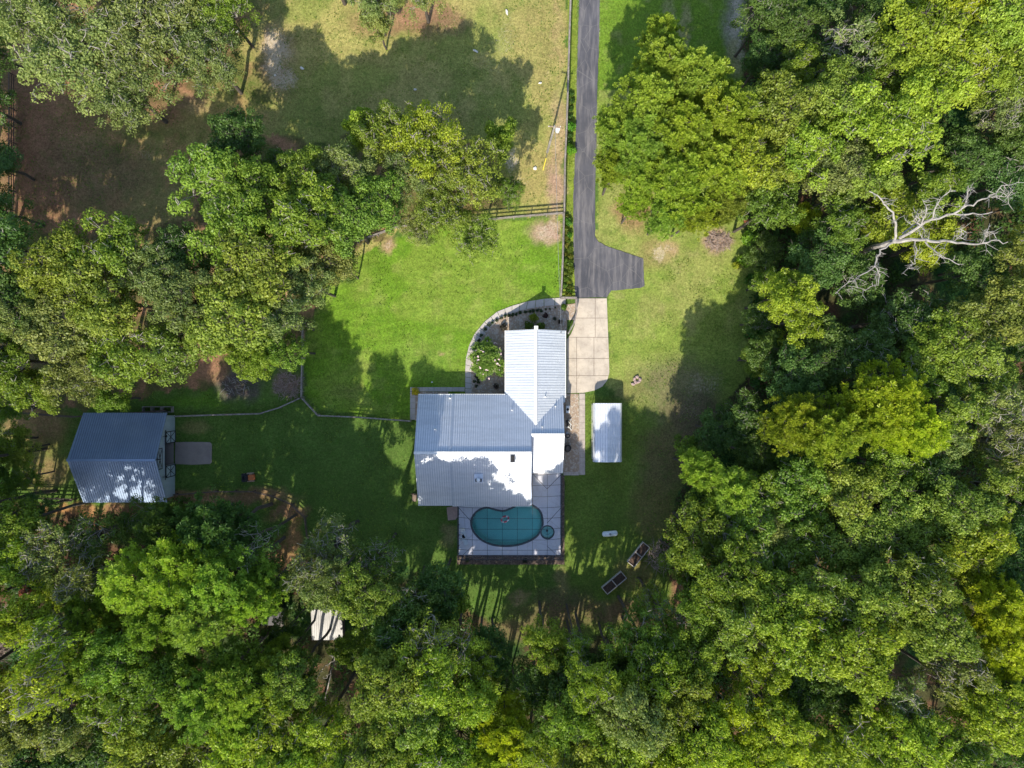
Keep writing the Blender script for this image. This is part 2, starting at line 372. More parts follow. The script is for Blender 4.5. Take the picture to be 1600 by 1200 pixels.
def build_ground():
    core = np.arange(-88, 88.01, .32); ext = np.array([-900,-500,-300,-200,-140,-110,-96]); xs = np.concatenate([ext, core, -ext[::-1]])
    corey = np.arange(-68, 68.01, .32); exty = np.array([-900,-500,-300,-200,-140,-110,-90,-76]); ys = np.concatenate([exty, corey, -exty[::-1]])
    X, Y = np.meshgrid(xs, ys); nx, ny = len(xs), len(ys)
    px = X/S+800; py = 600-Y/S
    n1 = fbm(px, py, 60, 1); n2 = fbm(px, py, 22, 7); n3 = fbm(px, py, 140, 13); n4 = fbm(px, py, 12, 31)
    wx = px+(n2-.5)*26+(n4-.5)*10; wy = py+(fbm(px, py, 22, 21)-.5)*26+(fbm(px, py, 10, 41)-.5)*10
    col = np.zeros(X.shape+(3,)); mask = np.zeros(X.shape+(4,)); mask[..., 3] = 1
    def setc(m, c):
        m = np.clip(m, 0, 1)[..., None]; col[:] = col*(1-m)+np.array(c)*m
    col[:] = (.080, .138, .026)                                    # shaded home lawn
    def sm(v, a, b): t = np.clip((v-a)/(b-a), 0, 1); return t*t*(3-2*t)
    # paddock
    pad = (wy < 345)*(px < 884)
    pad = inpoly(wx, wy, [(-2000,-2000),(892,-2000),(887,130),(882,334),(700,350),(600,375),(480,500),(-2000,560)]).astype(float)
    setc(pad, (.31, .275, .090)); setc(pad*sm(n1, .40, .62), (.22, .235, .06)); setc(pad*sm(n3, .5, .7)*.6, (.30, .24, .09))
    setc(pad*np.clip(1-(px-150)/330, 0, 1)*.75, (.15, .10, .05)); setc(pad*(px<420)*sm(n1, .5, .62)*.7, (.10, .11, .03))     # brown west side
    setc(pad*sm(n2, .52, .72)*.5*(px<420), (.36, .20, .10))
    mow = .5+.5*np.sin((py*.99+px*.10+(n3-.5)*40)*2*math.pi/15)
    # lush lawn
    lp = inpoly(px+(n4-.5)*5, py+(n4-.5)*5, lawn_poly()).astype(float)
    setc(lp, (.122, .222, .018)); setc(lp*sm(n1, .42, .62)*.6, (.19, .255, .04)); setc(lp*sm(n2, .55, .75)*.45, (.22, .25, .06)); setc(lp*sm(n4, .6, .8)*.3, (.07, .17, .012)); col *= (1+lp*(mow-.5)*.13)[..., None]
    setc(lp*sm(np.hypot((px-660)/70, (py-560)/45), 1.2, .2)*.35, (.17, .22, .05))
    # east lawn
    e = inpoly(wx, wy, [(932,-2000),(1200,-2000),(1200,640),(1000,640),(948,600),(948,455),(932,380)]).astype(float)
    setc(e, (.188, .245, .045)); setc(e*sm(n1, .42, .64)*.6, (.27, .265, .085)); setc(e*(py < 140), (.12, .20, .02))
    setc(e*sm(n2, .6, .8)*.4, (.30, .26, .11)); setc(e*sm(n4, .6, .8)*.4, (.13, .20, .03))
    s_ = inpoly(wx, wy, [(885,1000),(880,745),(915,615),(1000,625),(1130,600),(1130,1000)]).astype(float)
    setc(s_*.6, (.13, .18, .03))
    # driveway verge
    v = inpoly(px, py, [(890,-2000),(905,-2000),(900,465),(876,465),(882,334),(887,130)]).astype(float)
    setc(v, (.17, .22, .03))
    # woods floor
    fl = np.zeros(X.shape)
    for p in WOODS: fl = np.maximum(fl, inpoly(wx, wy, p))
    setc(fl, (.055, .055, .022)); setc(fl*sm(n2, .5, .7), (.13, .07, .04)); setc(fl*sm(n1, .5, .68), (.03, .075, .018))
    gr = inpoly(wx, wy, GROVE[0]) | inpoly(wx, wy, GROVE[1])
    setc(gr*.9, (.12, .095, .04)); setc(gr*sm(n2, .5, .68), (.30, .16, .09)); setc(gr*sm(n1, .52, .7)*.7, (.06, .10, .02))
    # soft patches: px, py, rx, ry, colour, strength
    BR = (.27, .145, .085); ST = (.34, .22, .13); OL = (.16, .15, .045); GN = (.10, .21, .015); DK = (.10, .07, .06); PK = (.38, .24, .18)
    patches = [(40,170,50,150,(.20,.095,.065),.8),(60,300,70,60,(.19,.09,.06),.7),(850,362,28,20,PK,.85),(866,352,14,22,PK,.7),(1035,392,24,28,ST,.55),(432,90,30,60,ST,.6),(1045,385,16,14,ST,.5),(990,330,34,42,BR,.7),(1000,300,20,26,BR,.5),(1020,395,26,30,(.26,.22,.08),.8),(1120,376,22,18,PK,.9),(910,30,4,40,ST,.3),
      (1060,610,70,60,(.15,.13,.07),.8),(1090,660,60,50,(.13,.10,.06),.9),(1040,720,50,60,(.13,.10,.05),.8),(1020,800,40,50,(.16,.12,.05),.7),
      (990,900,40,30,BR,.4),(880,940,50,26,(.13,.10,.055),.8),(900,960,120,22,(.15,.10,.055),.75),(1000,960,60,30,(.15,.10,.055),.9),(800,985,120,20,(.15,.10,.055),.8),(810,935,16,12,ST,.6),(880,905,14,18,ST,.4),
      (1075,930,30,50,BR,.9),(870,55,8,90,ST,.3),(872,230,16,90,PK,.5),(868,300,14,40,PK,.7),(600,35,60,26,BR,.6),(660,25,60,30,BR,.9),(700,35,40,30,(.2,.12,.07),.7),
      (250,175,40,22,BR,.8),(300,160,30,20,ST,.5),(80,180,70,80,BR,.7),(50,120,40,80,BR,.8),(60,290,50,40,BR,.8),(150,270,90,50,(.17,.11,.06),.7),(120,350,120,20,BR,.7),
      (455,430,14,34,(.50,.30,.16),.9),(440,460,12,14,ST,.8),(605,383,16,14,ST,.9),(450,603,26,22,(.26,.17,.13),.95),(370,602,42,30,(.10,.075,.07),.95),(325,575,30,20,BR,.9),
      (325,615,16,12,GN,.5),(300,630,60,12,GN,.6),(60,690,50,60,OL,.8),(50,660,60,40,BR,.6),(75,740,40,30,BR,.5),(300,670,26,14,(.22,.19,.07),.7),(290,780,60,14,BR,.8),(380,775,90,12,BR,.8),(450,800,36,16,BR,.9),(462,840,14,50,(.30,.17,.08),.9),(440,870,30,30,(.30,.17,.08),.8),(120,795,60,10,(.40,.20,.08),.9),(200,795,60,10,BR,.7),
      (1070,50,10,60,(.30,.26,.12),.7),(1042,40,10,60,(.28,.24,.12),.6),(1150,40,22,70,(.25,.22,.17),.85),(1150,90,16,30,(.30,.27,.12),.7),(690,548,7,5,ST,.8),(655,625,10,8,GN,.1),(565,605,10,8,OL,.5),
      (965,750,20,40,(.09,.12,.02),.4),(985,610,26,26,(.17,.14,.06),.5),(700,835,12,20,ST,.4),(670,660,4,200,GN,0),(876,560,4,20,GN,0),(555,610,12,14,OL,.3),(1150,420,10,12,(.2,.25,.03),.3)]
    for (a, b_, rx, ry, c, k) in patches:
        d = np.hypot((wx-a)/rx, (wy-b_)/ry); setc(sm(d, 1.25, .45)*k, c)
    sand = np.zeros(X.shape)
    for (a, b_, rx, ry, k) in [(432,85,30,60,.85),(440,120,34,30,.8),(850,362,26,22,.7),(865,350,16,14,.7),(1030,395,16,26,.75),(1045,385,12,12,.6),(1120,376,16,12,.6),
        (790,60,30,60,.5),(770,90,40,30,.45),(800,250,16,30,.8),(815,285,14,18,.6),(850,115,20,16,.45),(843,120,30,50,.3),(760,130,70,40,.3),(960,355,20,8,.5),(1040,330,10,16,.6),
        (230,245,20,20,.5),(250,250,30,18,.4),(130,215,60,30,.2),(1100,600,60,36,.55),(1080,640,36,40,.45),(1150,20,14,70,.8),(1160,80,10,24,.7),(605,383,14,10,.7),(1155,490,6,30,.4),
        (994,595,10,8,.4),(1110,590,30,14,.4),(370,600,30,20,.35),(480,628,8,6,.5),(340,640,40,4,.3),(855,60,14,20,.3)]:
        d = np.hypot((wx-a)/rx, (wy-b_)/ry); sand = np.maximum(sand, sm(d, 1.3, .3)*k)
    # sandy rim along asphalt
    xl = np.interp(py, [-300,0,130,200,300,375], [904,905,901,900,896,896]); xr = np.interp(py, [-300,0,150,220,300,375], [938,937,933,932,930,930])
    rim = (np.exp(-((px-xl+1.5)/2.2)**2)+np.exp(-((px-xr-1.5)/2.4)**2))*(py < 375)*(py > -300)*.55
    sand = np.maximum(sand, rim*(.5+n4))
    mask[..., 0] = sand; mask[..., 1] = np.clip(1-fl-.4*gr, 0, 1)
    keep = np.ones((ny-1, nx-1), bool)
    cx = (px[:-1, :-1]+px[1:, 1:])/2; cy = (py[:-1, :-1]+py[1:, 1:])/2
    keep &= ~((cx > 721) & (cx < 869) & (cy > 792) & (cy < 862))
    idx = np.arange(nx*ny).reshape(ny, nx)
    q = np.stack([idx[:-1, :-1], idx[:-1, 1:], idx[1:, 1:], idx[1:, :-1]], -1)[keep]
    me = bpy.data.meshes.new('ground'); Z = (fbm(px, py, 50, 77)-.5)*.06*(np.hypot(X, Y) < 3000)
    Z = Z-.04
    me.vertices.add(nx*ny); me.vertices.foreach_set('co', np.stack([X, Y, Z], -1).ravel())
    me.loops.add(q.size); me.loops.foreach_set('vertex_index', q.ravel().astype(np.int32))
    me.polygons.add(len(q)); me.polygons.foreach_set('loop_start', np.arange(0, q.size, 4).astype(np.int32)); me.polygons.foreach_set('loop_total', np.full(len(q), 4, np.int32))
    me.update(calc_edges=True)
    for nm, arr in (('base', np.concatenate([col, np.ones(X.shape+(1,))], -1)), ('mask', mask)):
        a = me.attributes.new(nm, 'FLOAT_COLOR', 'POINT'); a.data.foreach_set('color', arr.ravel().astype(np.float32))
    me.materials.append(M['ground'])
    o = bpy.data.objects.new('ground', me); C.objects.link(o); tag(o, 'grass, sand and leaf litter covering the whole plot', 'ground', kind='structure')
build_ground()

# ---------------------------------------------------------------- driveway, paths
rnd = random.Random(5)
def wob(pts, amp, step=6, seed=1):
    """subdivide a closed pixel outline and roughen it"""
    r = random.Random(seed); out = []
    for i, (a, b) in enumerate(pts):
        c, d = pts[(i+1) % len(pts)]; L = math.hypot(c-a, d-b); n = max(1, int(L/step))
        for k in range(n):
            t = k/n; out.append((a+(c-a)*t+(r.uniform(-amp, amp) if k else 0), b+(d-b)*t+(r.uniform(-amp, amp) if k else 0)))
    return out
def sheet(name, pxpoly, z, mat, th=.06, amp=0, seed=1, label=None, cat=None, kind='structure'):
    pp = wob(pxpoly, amp, seed=seed) if amp else pxpoly
    bm = bmesh.new(); vs = [bm.verts.new((*P(a, b), z)) for a, b in pp]
    es = [bm.edges.new((vs[i], vs[(i+1) % len(vs)])) for i in range(len(vs))]
    bmesh.ops.triangle_fill(bm, edges=es, use_beauty=True)
    r = bmesh.ops.extrude_face_region(bm, geom=bm.faces[:])
    bmesh.ops.translate(bm, vec=(0, 0, -th), verts=[g for g in r['geom'] if isinstance(g, bmesh.types.BMVert)])
    bmesh.ops.recalc_face_normals(bm, faces=bm.faces[:])
    me = bpy.data.meshes.new(name); bm.to_mesh(me); me.materials.append(mat)
    o = bpy.data.objects.new(name, me); C.objects.link(o); return tag(o, label, cat, kind=kind)
drive = [(904,-500),(905,0),(903,60),(901,130),(900,200),(898,260),(896,300),(896,380),(897,420),(899,465),(948,465),(955,454),(1000,450),(1007,447),(1005,404),(975,394),(946,384),(935,378),(930,370),(930,300),(932,220),(933,150),(936,60),(937,0),(938,-500)]
sheet('driveway', drive, .03, M['asphalt'], .12, .55, 3, 'dark asphalt driveway with a squared turning bay', 'driveway')
# concrete apron as jointed slabs
def in_apron(): return [(900,466),(948,466),(950,520),(951.5,560),(952,582),(949,594),(941,604),(929,610),(912,613.5),(886,614.5),(886,530),(892,522),(898,508),(900,490)]
def clip_rect(poly, x0, x1, y0, y1):
    def clip(p, f, inter):
        o = []
        for i in range(len(p)):
            a, b = p[i-1], p[i]
            if f(b):
                if not f(a): o.append(inter(a, b))
                o.append(b)
            elif f(a): o.append(inter(a, b))
        return o
    def ix(x): return lambda a, b: (x, a[1]+(b[1]-a[1])*(x-a[0])/(b[0]-a[0]))
    def iy(y): return lambda a, b: (a[0]+(b[0]-a[0])*(y-a[1])/(b[1]-a[1]), y)
    for f, g in ((lambda p: p[0] >= x0, ix(x0)), (lambda p: p[0] <= x1, ix(x1)), (lambda p: p[1] >= y0, iy(y0)), (lambda p: p[1] <= y1, iy(y1))):
        poly = clip(poly, f, g)
        if len(poly) < 3: return None
    return poly
mb = MB(); g = .28
rows = [(466,497,[886,930,955]),(497,527,[886,930,955]),(527,560,[880,901,928,955]),(560,587,[880,901,928,955]),(587,616,[880,901,955])]
for (y0, y1, xs) in rows:
    for a, b in zip(xs, xs[1:]):
        p = clip_rect(in_apron(), a+g, b-g, y0+g, y1-g)
        if p: mb.prism([P(*q) for q in p], -.08, .045)
mb.build('concrete_apron', M['concrete'], label='pale jointed concrete parking apron beside the garage', cat='pavement', kind='structure')
sheet('apron_bed', in_apron(), .012, M['soil'], .08, label='dark soil showing in the joints of the concrete apron', cat='pavement')
outer = [(884,465),(850,467),(825,471),(800,478),(777,487),(757,503),(742,521),(733,540),(728,560),(727,580),(727,598),(727,616)]
inner = [(884,476),(850,478),(822,483),(800,489),(782,498),(766,512),(753,528),(743,545),(738,563),(736.5,582),(736.5,599),(736.5,616)]
def lerp(a, b, t): return (a[0]+(b[0]-a[0])*t, a[1]+(b[1]-a[1])*t)
mb = MB()
for i in range(len(outer)-1):
    for h in (0, .5):
        a, b = lerp(outer[i], outer[i+1], h+.015), lerp(outer[i], outer[i+1], h+.485)
        c, d = lerp(inner[i], inner[i+1], h+.485), lerp(inner[i], inner[i+1], h+.015)
        mb.prism([P(*q) for q in (a, b, c, d)], -.08, .05)
mb.build('curved_walkway', M['walkway'], label='curved concrete walkway around the gravel bed', cat='walkway', kind='structure')
sheet('gravel_bed', inner+[(790,617),(790,520),(886,520),(886,500),(897,500),(899,480),(899,474)], .02, M['gravel'], .08, label='gravel bed wrapping the garage', cat='gravel bed')
sheet('gravel_strip', [(878,615.5),(904,615.5),(905,660),(906,738),(878,738)], .02, M['gravel'], .08, label='gravel strip along the east wall', cat='gravel bed')
def strip(name, x0, x1, y0, y1, n, vert, mat, z=.05, label=None):
    mb = MB()
    for i in range(n):
        if vert: a, b = y0+(y1-y0)*i/n, y0+(y1-y0)*(i+1)/n-.25; p = [(x0,a),(x1,a),(x1,b),(x0,b)]
        else: a, b = x0+(x1-x0)*i/n, x0+(x1-x0)*(i+1)/n-.25; p = [(a,y0),(b,y0),(b,y1),(a,y1)]
        mb.prism([P(*q) for q in p], -.08, z)
    return mb.build(name, mat, label=label, cat='walkway', kind='structure')
strip('east_walkway', 905, 914, 615, 742, 14, True, M['paver'], label='straight paver walkway between gravel and carport')
strip('east_walkway_return', 880.5, 904.6, 737.5, 742.6, 3, False, M['paver'], label='short paver return at the end of the east walkway')
strip('north_walkway', 641, 726.5, 605, 611.5, 9, False, M['walkway'], label='narrow concrete path along the north wall of the house')
strip('west_walkway', 641, 649, 612, 656, 5, True, M['walkway'], label='short concrete path at the west corner of the house')
sheet('west_gravel', [(649,612),(700,612),(700,622),(656,622),(656,657),(649,657)], .02, M['gravel'], .08, label='gravel at the west corner', cat='gravel bed')
sheet('paver_pad', [(698,793),(714,790),(716,806),(712,812),(700,813)], .04, M['pinkpaver'], .08, .3, label='small pink paver pad beside the pool cage', cat='pavement')
sheet('pool_bed', [(714,868),(716.5,868),(877,868),(877,742.8),(882,742.8),(882,882),(714,882)], .02, M['mulch'], .08, .3, label='mulched planting strip around the pool cage', cat='mulch bed')
sheet('barn_ramp', [(274,691),(300,690.5),(328,691),(331,694),(331,722),(328,725),(300,726),(274,725)], .05, M['slab'], .1, .25, label='worn concrete ramp in front of the barn', cat='pavement')

# ---------------------------------------------------------------- house
zE, zG = 2.6, 2.4
sl_m = .555
house = empty('house', (*P(770, 700), 0), 'white ribbed metal roofed house with garage wing, in the centre of the plot', 'house')
yN = P(0, 617, zE)[1]; yS = P(0, 789, zE)[1]; yR = (yN+yS)/2; zR = zE+(yN-yR)*sl_m
xL = P(653.5, 0, zE)[0]; xSeam = P(707, 0, zE)[0]; xM = P(829, 0, zE)[0]+.02; xR = P(879.5, 0, zE)[0]
def zmain(y): return zE+(yN-y)*sl_m
# east extension ridge
z2 = None
yR2 = -6.45
zR2 = zmain(yR2); yS2 = P(0, 738, 2.75)[1]; zS2 = 2.75
def roof_plane(mb, x0, x1, ya, za, yb, zb, th=.16): mb.slab([(x0,ya,za),(x0,yb,zb),(x1,yb,zb),(x1,ya,za)], th)
rf = MB(); rf.m2 = M['ribshade']
roof_plane(rf, xL, xSeam, yN, zE-.06, yR, zR-.06); roof_plane(rf, xL, xSeam, yR, zR-.06, yS, zE-.06)
roof_plane(rf, xSeam+.002, xM, yN, zE, yR, zR); roof_plane(rf, xSeam+.002, xM, yR, zR, yS-.1, zE-.055)
roof_plane(rf, xM+.002, xR, yN, zE, yR2, zR2); roof_plane(rf, xM+.12, xR, yR2, zR2, yS2, zS2)
xx = xL+.12
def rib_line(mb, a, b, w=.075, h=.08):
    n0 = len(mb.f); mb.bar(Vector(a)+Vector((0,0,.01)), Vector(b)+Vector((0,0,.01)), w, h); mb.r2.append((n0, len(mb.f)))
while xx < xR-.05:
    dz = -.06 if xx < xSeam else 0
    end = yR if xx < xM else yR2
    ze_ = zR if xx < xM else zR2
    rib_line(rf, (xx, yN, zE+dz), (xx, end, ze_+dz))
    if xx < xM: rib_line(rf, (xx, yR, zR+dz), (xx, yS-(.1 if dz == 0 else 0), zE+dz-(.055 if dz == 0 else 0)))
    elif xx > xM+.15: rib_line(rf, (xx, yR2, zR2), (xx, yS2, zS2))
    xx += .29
house_roof = world_part(rf, 'roof', M['roof'], house)
# garage roof
gy0 = P(0, 516.5, zG)[1]; gx0 = P(790, 0, zG)[0]; gx1 = P(883, 0, zG)[0]; gxm = P(837, 0, 4.6)[0]; zGR = 4.75
gy1 = yN-(zGR-zE)/sl_m-.4
gr = MB(); gr.m2 = M['ribshade_white']
gr.slab([(gx0,gy0,zG),(gx0,yN-.9,zG),(gxm,gy1,zGR),(gxm,gy0,zGR)], .14); gr.slab([(gxm,gy0,zGR),(gxm,gy1,zGR),(gx1,yN-.9,zG),(gx1,gy0,zG)], .14)
yy = gy0-.12
while yy > yN-.6:
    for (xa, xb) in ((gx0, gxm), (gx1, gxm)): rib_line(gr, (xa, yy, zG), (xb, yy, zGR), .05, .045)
    yy -= .34
k = 0
while yy > gy1+.3:       # ribs inside the valley triangle
    f = (yy-gy1)/(yN-.9-gy1); f = max(0, min(1, f))
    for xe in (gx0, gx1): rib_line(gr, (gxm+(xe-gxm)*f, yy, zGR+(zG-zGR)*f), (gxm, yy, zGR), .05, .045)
    yy -= .34
world_part(gr, 'garage_roof', M['roofwhite'], house, label='white ribbed gable roof of the garage wing')
rc = MB()
def cap(mb, a, b, w=.42):
    a = Vector(a); b = Vector(b); mb.bar(a+Vector((0,0,.075)), b+Vector((0,0,.075)), w, .05)
cap(rc, (xL-.02, yR, zR-.06), (xSeam, yR, zR-.06), .34); cap(rc, (xSeam, yR, zR), (xM, yR, zR), .34); cap(rc, (xM, yR2, zR2), (xR, yR2, zR2), .3)
cap(rc, (gxm, gy0-.0, zGR), (gxm, gy1+.5, zGR), .36)
rc.bar((gxm+.05, gy0-.1, zGR+.12), (gxm+.05, gy0+.42, zGR+.12), .5, .1)
world_part(rc, 'ridge_cap', M['white'], house)
for (a, b) in (((xSeam, yN, zE), (xSeam, yR, zR)), ((xSeam, yR, zR), (xSeam, yS, zE))):
    fl = MB(); fl.bar(Vector(a)+Vector((.05,0,.02)), Vector(b)+Vector((.05,0,.02)), .22, .06); world_part(fl, 'flashing', M['ribshade'], house)  # dark seam flashing shares the darker material of the ribs
fl = MB(); fl.bar((xM+.05, yR2-.1, zR2-.1), (xM+.05, yS, zE-.1), .1, .3); world_part(fl, 'flashing', M['roofblue'], house)
for a, b in (((xL, yN+.06, zE-.14), (gx0, yN+.06, zE-.08)), ((xL, yS-.06, zE-.2), (xSeam, yS-.06, zE-.2)), ((xSeam, yS-.17, zE-.2), (xM, yS-.17, zE-.2)),
    ((gx0-.06, gy0, zG-.1), (gx0-.06, yN, zG-.1)), ((gx1+.06, gy0, zG-.1), (gx1+.06, yN-.4, zG-.1)), ((xM+.2, yS2-.06, zS2-.1), (xR, yS2-.06, zS2-.1))):
    gt = MB(); gt.bar(a, b, .12, .12); world_part(gt, 'gutter', M['white'], house)
oh = .45
wl = MB()
def gable_walls(mb, x0, x1, y0, y1, zt, ridge_axis, zr, t=.2):
    # four walls as butted boxes plus gable triangles
    mb.box(x0, x1, y0, y0+t, 0, zt); mb.box(x0, x1, y1-t, y1, 0, zt); mb.box(x0, x0+t, y0+t, y1-t, 0, zt); mb.box(x1-t, x1, y0+t, y1-t, 0, zt)
    if ridge_axis == 'x':
        ym = (y0+y1)/2
        for xa, xb in ((x0, x0+t), (x1-t, x1)):
            mb.add([(xa,y0,zt+.001),(xa,y1,zt+.001),(xa,ym,zr),(xb,y0,zt+.001),(xb,y1,zt+.001),(xb,ym,zr)], [(0,1,2),(5,4,3),(0,2,5,3),(1,4,5,2)])
    else:
        xm = (x0+x1)/2
        for ya, yb in ((y0, y0+t), (y1-t, y1)):
            mb.add([(x0,ya,zt+.001),(x1,ya,zt+.001),(xm,ya,zr),(x0,yb,zt+.001),(x1,yb,zt+.001),(xm,yb,zr)], [(0,1,2),(5,4,3),(0,2,5,3),(1,4,5,2)])
gable_walls(wl, xL+oh, xM-.06, yS+oh, yN-oh, zE-.02, 'x', zR-.4)
world_part(wl, 'wall', M['wall'], house)
wl = MB(); gable_walls(wl, gx0+oh, gx1-oh, yN-oh+.01, gy0-oh, zG-.0, 'y', zGR-.45)
world_part(wl, 'garage_wall', M['wall'], house)
wl = MB(); gable_walls(wl, xM-.055, xR-oh, yS2+oh, yN-oh-.01, zS2-.1, 'n', 0) if False else wl.box(xM-.05, xR-oh, yS2+oh, yN-oh-.02, 0, 2.55)
world_part(wl, 'east_wall', M['wall'], house)
# garage doors on east wall, windows, doors
def framed(parent, name, x, y0, y1, z0, z1, axis, out, fm, pm, pane_name, kids=0):
    fr = MB(); t = .08; s = out
    def bx(mb, a0, a1, b0, b1, d0, d1):
        if axis == 'x': mb.box(min(x+s*d0, x+s*d1), max(x+s*d0, x+s*d1), a0, a1, b0, b1)
        else: mb.box(a0, a1, min(x+s*d0, x+s*d1), max(x+s*d0, x+s*d1), b0, b1)
    bx(fr, y0, y1, z1, z1+t, .0, .07); bx(fr, y0, y1, z0-t, z0, .0, .09); bx(fr, y0-t, y0, z0-t, z1+t, 0, .07); bx(fr, y1, y1+t, z0-t, z1+t, 0, .07)
    for q in range(1, kids+1):
        zz = z0+(z1-z0)*q/(kids+1); bx(fr, y0, y1, zz-.02, zz+.02, .045, .06)
    o = world_part(fr, name, fm, parent)
    pn = MB(); bx(pn, y0, y1, z0, z1, .002, .04); world_part(pn, pane_name, pm, o); return o
for y0 in (gy0-3.4, gy0-6.9): framed(house, 'garage_door', gx1-oh, y0, y0+2.6, .1, 2.1, 'x', 1, M['white'], M['white'], 'panel', 3)
framed(house, 'window', gy0-oh, gx0+2.4, gx0+4.2, .9, 2.1, 'y', 1, M['white'], M['pane'], 'pane', 1)
for x0 in (xL+1.5, xL+4.6, xL+8): framed(house, 'window', yN-oh, x0, x0+1.4, .9, 2.1, 'y', 1, M['white'], M['pane'], 'pane', 1)
for x0 in (xL+1.6, xL+5.6): framed(house, 'window', yS+oh, x0, x0+1.6, .8, 2.1, 'y', -1, M['white'], M['pane'], 'pane', 1)
framed(house, 'sliding_door', yS+oh, xL+9, xL+12, .08, 2.1, 'y', -1, M['white'], M['pane'], 'pane', 0)
framed(house, 'front_door', yN-oh, xL+10.6, xL+11.6, .08, 2.1, 'y', 1, M['white'], M['timber'], 'panel', 0)
for y0 in (yR-4, yR+2.5): framed(house, 'window', xL+oh, y0, y0+1.4, .9, 2.1, 'x', -1, M['white'], M['pane'], 'pane', 1)
for y0 in (yN-3.4, yN-6.4): framed(house, 'window', xR-oh, y0, y0+1.2, .9, 2.0, 'x', 1, M['white'], M['pane'], 'pane', 1)
# roof furniture
def zroof_s(y): return zR-(yR-y)*sl_m
cx_, cy_ = P(801, 716, zR); ch = MB(); zb = zroof_s(cy_)
ch.box(cx_-.32, cx_+.32, cy_-.55, cy_+.45, zb-.6, zb+.45); o = world_part(ch, 'chimney', M['grey'], house_roof, label='square metal vent box near the ridge')
ch = MB(); ch.box(cx_-.24, cx_+.24, cy_-.47, cy_+.37, zb+.452, zb+.5); ch.box(cx_-.05, cx_+.05, cy_-.47, cy_+.37, zb+.5, zb+.6); world_part(ch, 'cowl', M['black'], house)
vx, vy = P(748, 747, 4.6); zb = zroof_s(vy)
ch = MB(); ch.box(vx-.55, vx+.55, vy-.5, vy+.62, zb-.6, zb+.42); world_part(ch, 'chimney', M['roof'], house_roof, label='boxed metal chimney with a round white flue cap')
ch = MB(); ch.box(vx-.42, vx+.42, vy-.4, vy+.0, zb+.422, zb+.47); world_part(ch, 'chimney_cap', M['black'], house)
ch = MB(); ch.cyl((vx, vy-.1, zb+.3), .16, .7, 14); ch.sphere((vx, vy-.1, zb+1.0), .26, 12, 8, .7); world_part(ch, 'flue', M['tank'], house, True)
for (a, b, z) in ((680,671,5),(800,641,3.8),(852,620,4.2),(868,635,3.5),(847,667,4.8),(703,622,2.9)):
    x, y = P(a, b, z)
    zz = zmain(y) if (a, b) != (852,620) else zGR-(x-gxm)*.6
    ch = MB(); ch.cyl((x, y, zz-.1), .06, .55, 8); ch.cyl((x, y, zz-.02), .16, .08, 10, .08); world_part(ch, 'vent_pipe', M['white'], house_roof)

# service mast with wire
mx, my = P(876, 521, 3.0)
ms = MB(); ms.tube([(mx,my,2.6),(mx,my,4.3),(mx+.06,my+.1,4.42)], .045, 8); ms.tube([(mx,my,4.0),(mx,my+.02,4.0)], .09, 8); world_part(ms, 'service_mast', M['grey'], house)

# ---------------------------------------------------------------- pool terrace
pool_c = P(793, 820)
terr = empty('pool_terrace', (*pool_c, 0), 'pale concrete pool terrace with a kidney shaped pool', 'pool terrace')
kid = [(737.5,817),(740,807.5),(747.5,799),(760,794.5),(775,798),(787,799.5),(798,796),(808,791),(818,788.5),(830,790),(842,798.5),(846,810),(846,822),(840,834),(828,843),(810,849.5),(790,851.5),(770,849.5),(753,842),(741.5,830)]
def smooth_loop(p, n=4):
    out = []; m = len(p)
    for i in range(m):
        p0, p1, p2, p3 = p[i-1], p[i], p[(i+1)%m], p[(i+2)%m]
        for k in range(n):
            t = k/n; t2 = t*t; t3 = t2*t
            out.append(tuple(.5*((2*p1[j])+(-p0[j]+p2[j])*t+(2*p0[j]-5*p1[j]+4*p2[j]-p3[j])*t2+(-p0[j]+3*p1[j]-3*p2[j]+p3[j])*t3) for j in (0, 1)))
    return out
kidw = [P(*q) for q in smooth_loop(kid)]
spc = P(855.3, 831.5); spr = .86
spaw = [(spc[0]+spr*math.cos(i*2*math.pi/32), spc[1]+spr*math.sin(i*2*math.pi/32)) for i in range(32)]
def off_loop(loop, d):
    out = []; n = len(loop); a = sum(loop[i][0]*loop[(i+1)%n][1]-loop[(i+1)%n][0]*loop[i][1] for i in range(n)); sg = 1 if a > 0 else -1
    for i in range(n):
        dx = loop[(i+1)%n][0]-loop[i-1][0]; dy = loop[(i+1)%n][1]-loop[i-1][1]; L = math.hypot(dx, dy)
        out.append((loop[i][0]+sg*dy/L*d, loop[i][1]-sg*dx/L*d))
    return out
kid_o = off_loop(kidw, .26)
cd = [math.hypot(p[0]-spc[0], p[1]-spc[1]) for p in kid_o]
# keep the two openings apart: pull the pool coping in where the spa sits
kid_o2 = []
for p, d in zip(kid_o, cd):
    lim = spr+.14
    if d < lim: p = (spc[0]+(p[0]-spc[0])/d*lim, spc[1]+(p[1]-spc[1])/d*lim)
    kid_o2.append(p)
kid_o = kid_o2
dz = .10
bm = bmesh.new()
def loop_edges(pts, z):
    vs = [bm.verts.new((a, b, z)) for a, b in pts]; return [bm.edges.new((vs[i], vs[(i+1)%len(vs)])) for i in range(len(vs))]
deckpoly = [P(716.5, 789), P(716.5, 868), P(876.5, 868), P(876.5, 743), P(830, 743), P(830, 789)]
deckpoly = [P(716.5,770), P(716.5,868), P(876.5,868), P(876.5,738), P(826,738), P(826,770)]
es = loop_edges(deckpoly, dz)+loop_edges(kid_o, dz)+loop_edges([(spc[0]+(a-spc[0])*1.12, spc[1]+(b-spc[1])*1.12) for a, b in spaw], dz)
bmesh.ops.triangle_fill(bm, edges=es, use_beauty=True)
for f in bm.faces:
    if f.normal.z < 0: f.normal_flip()
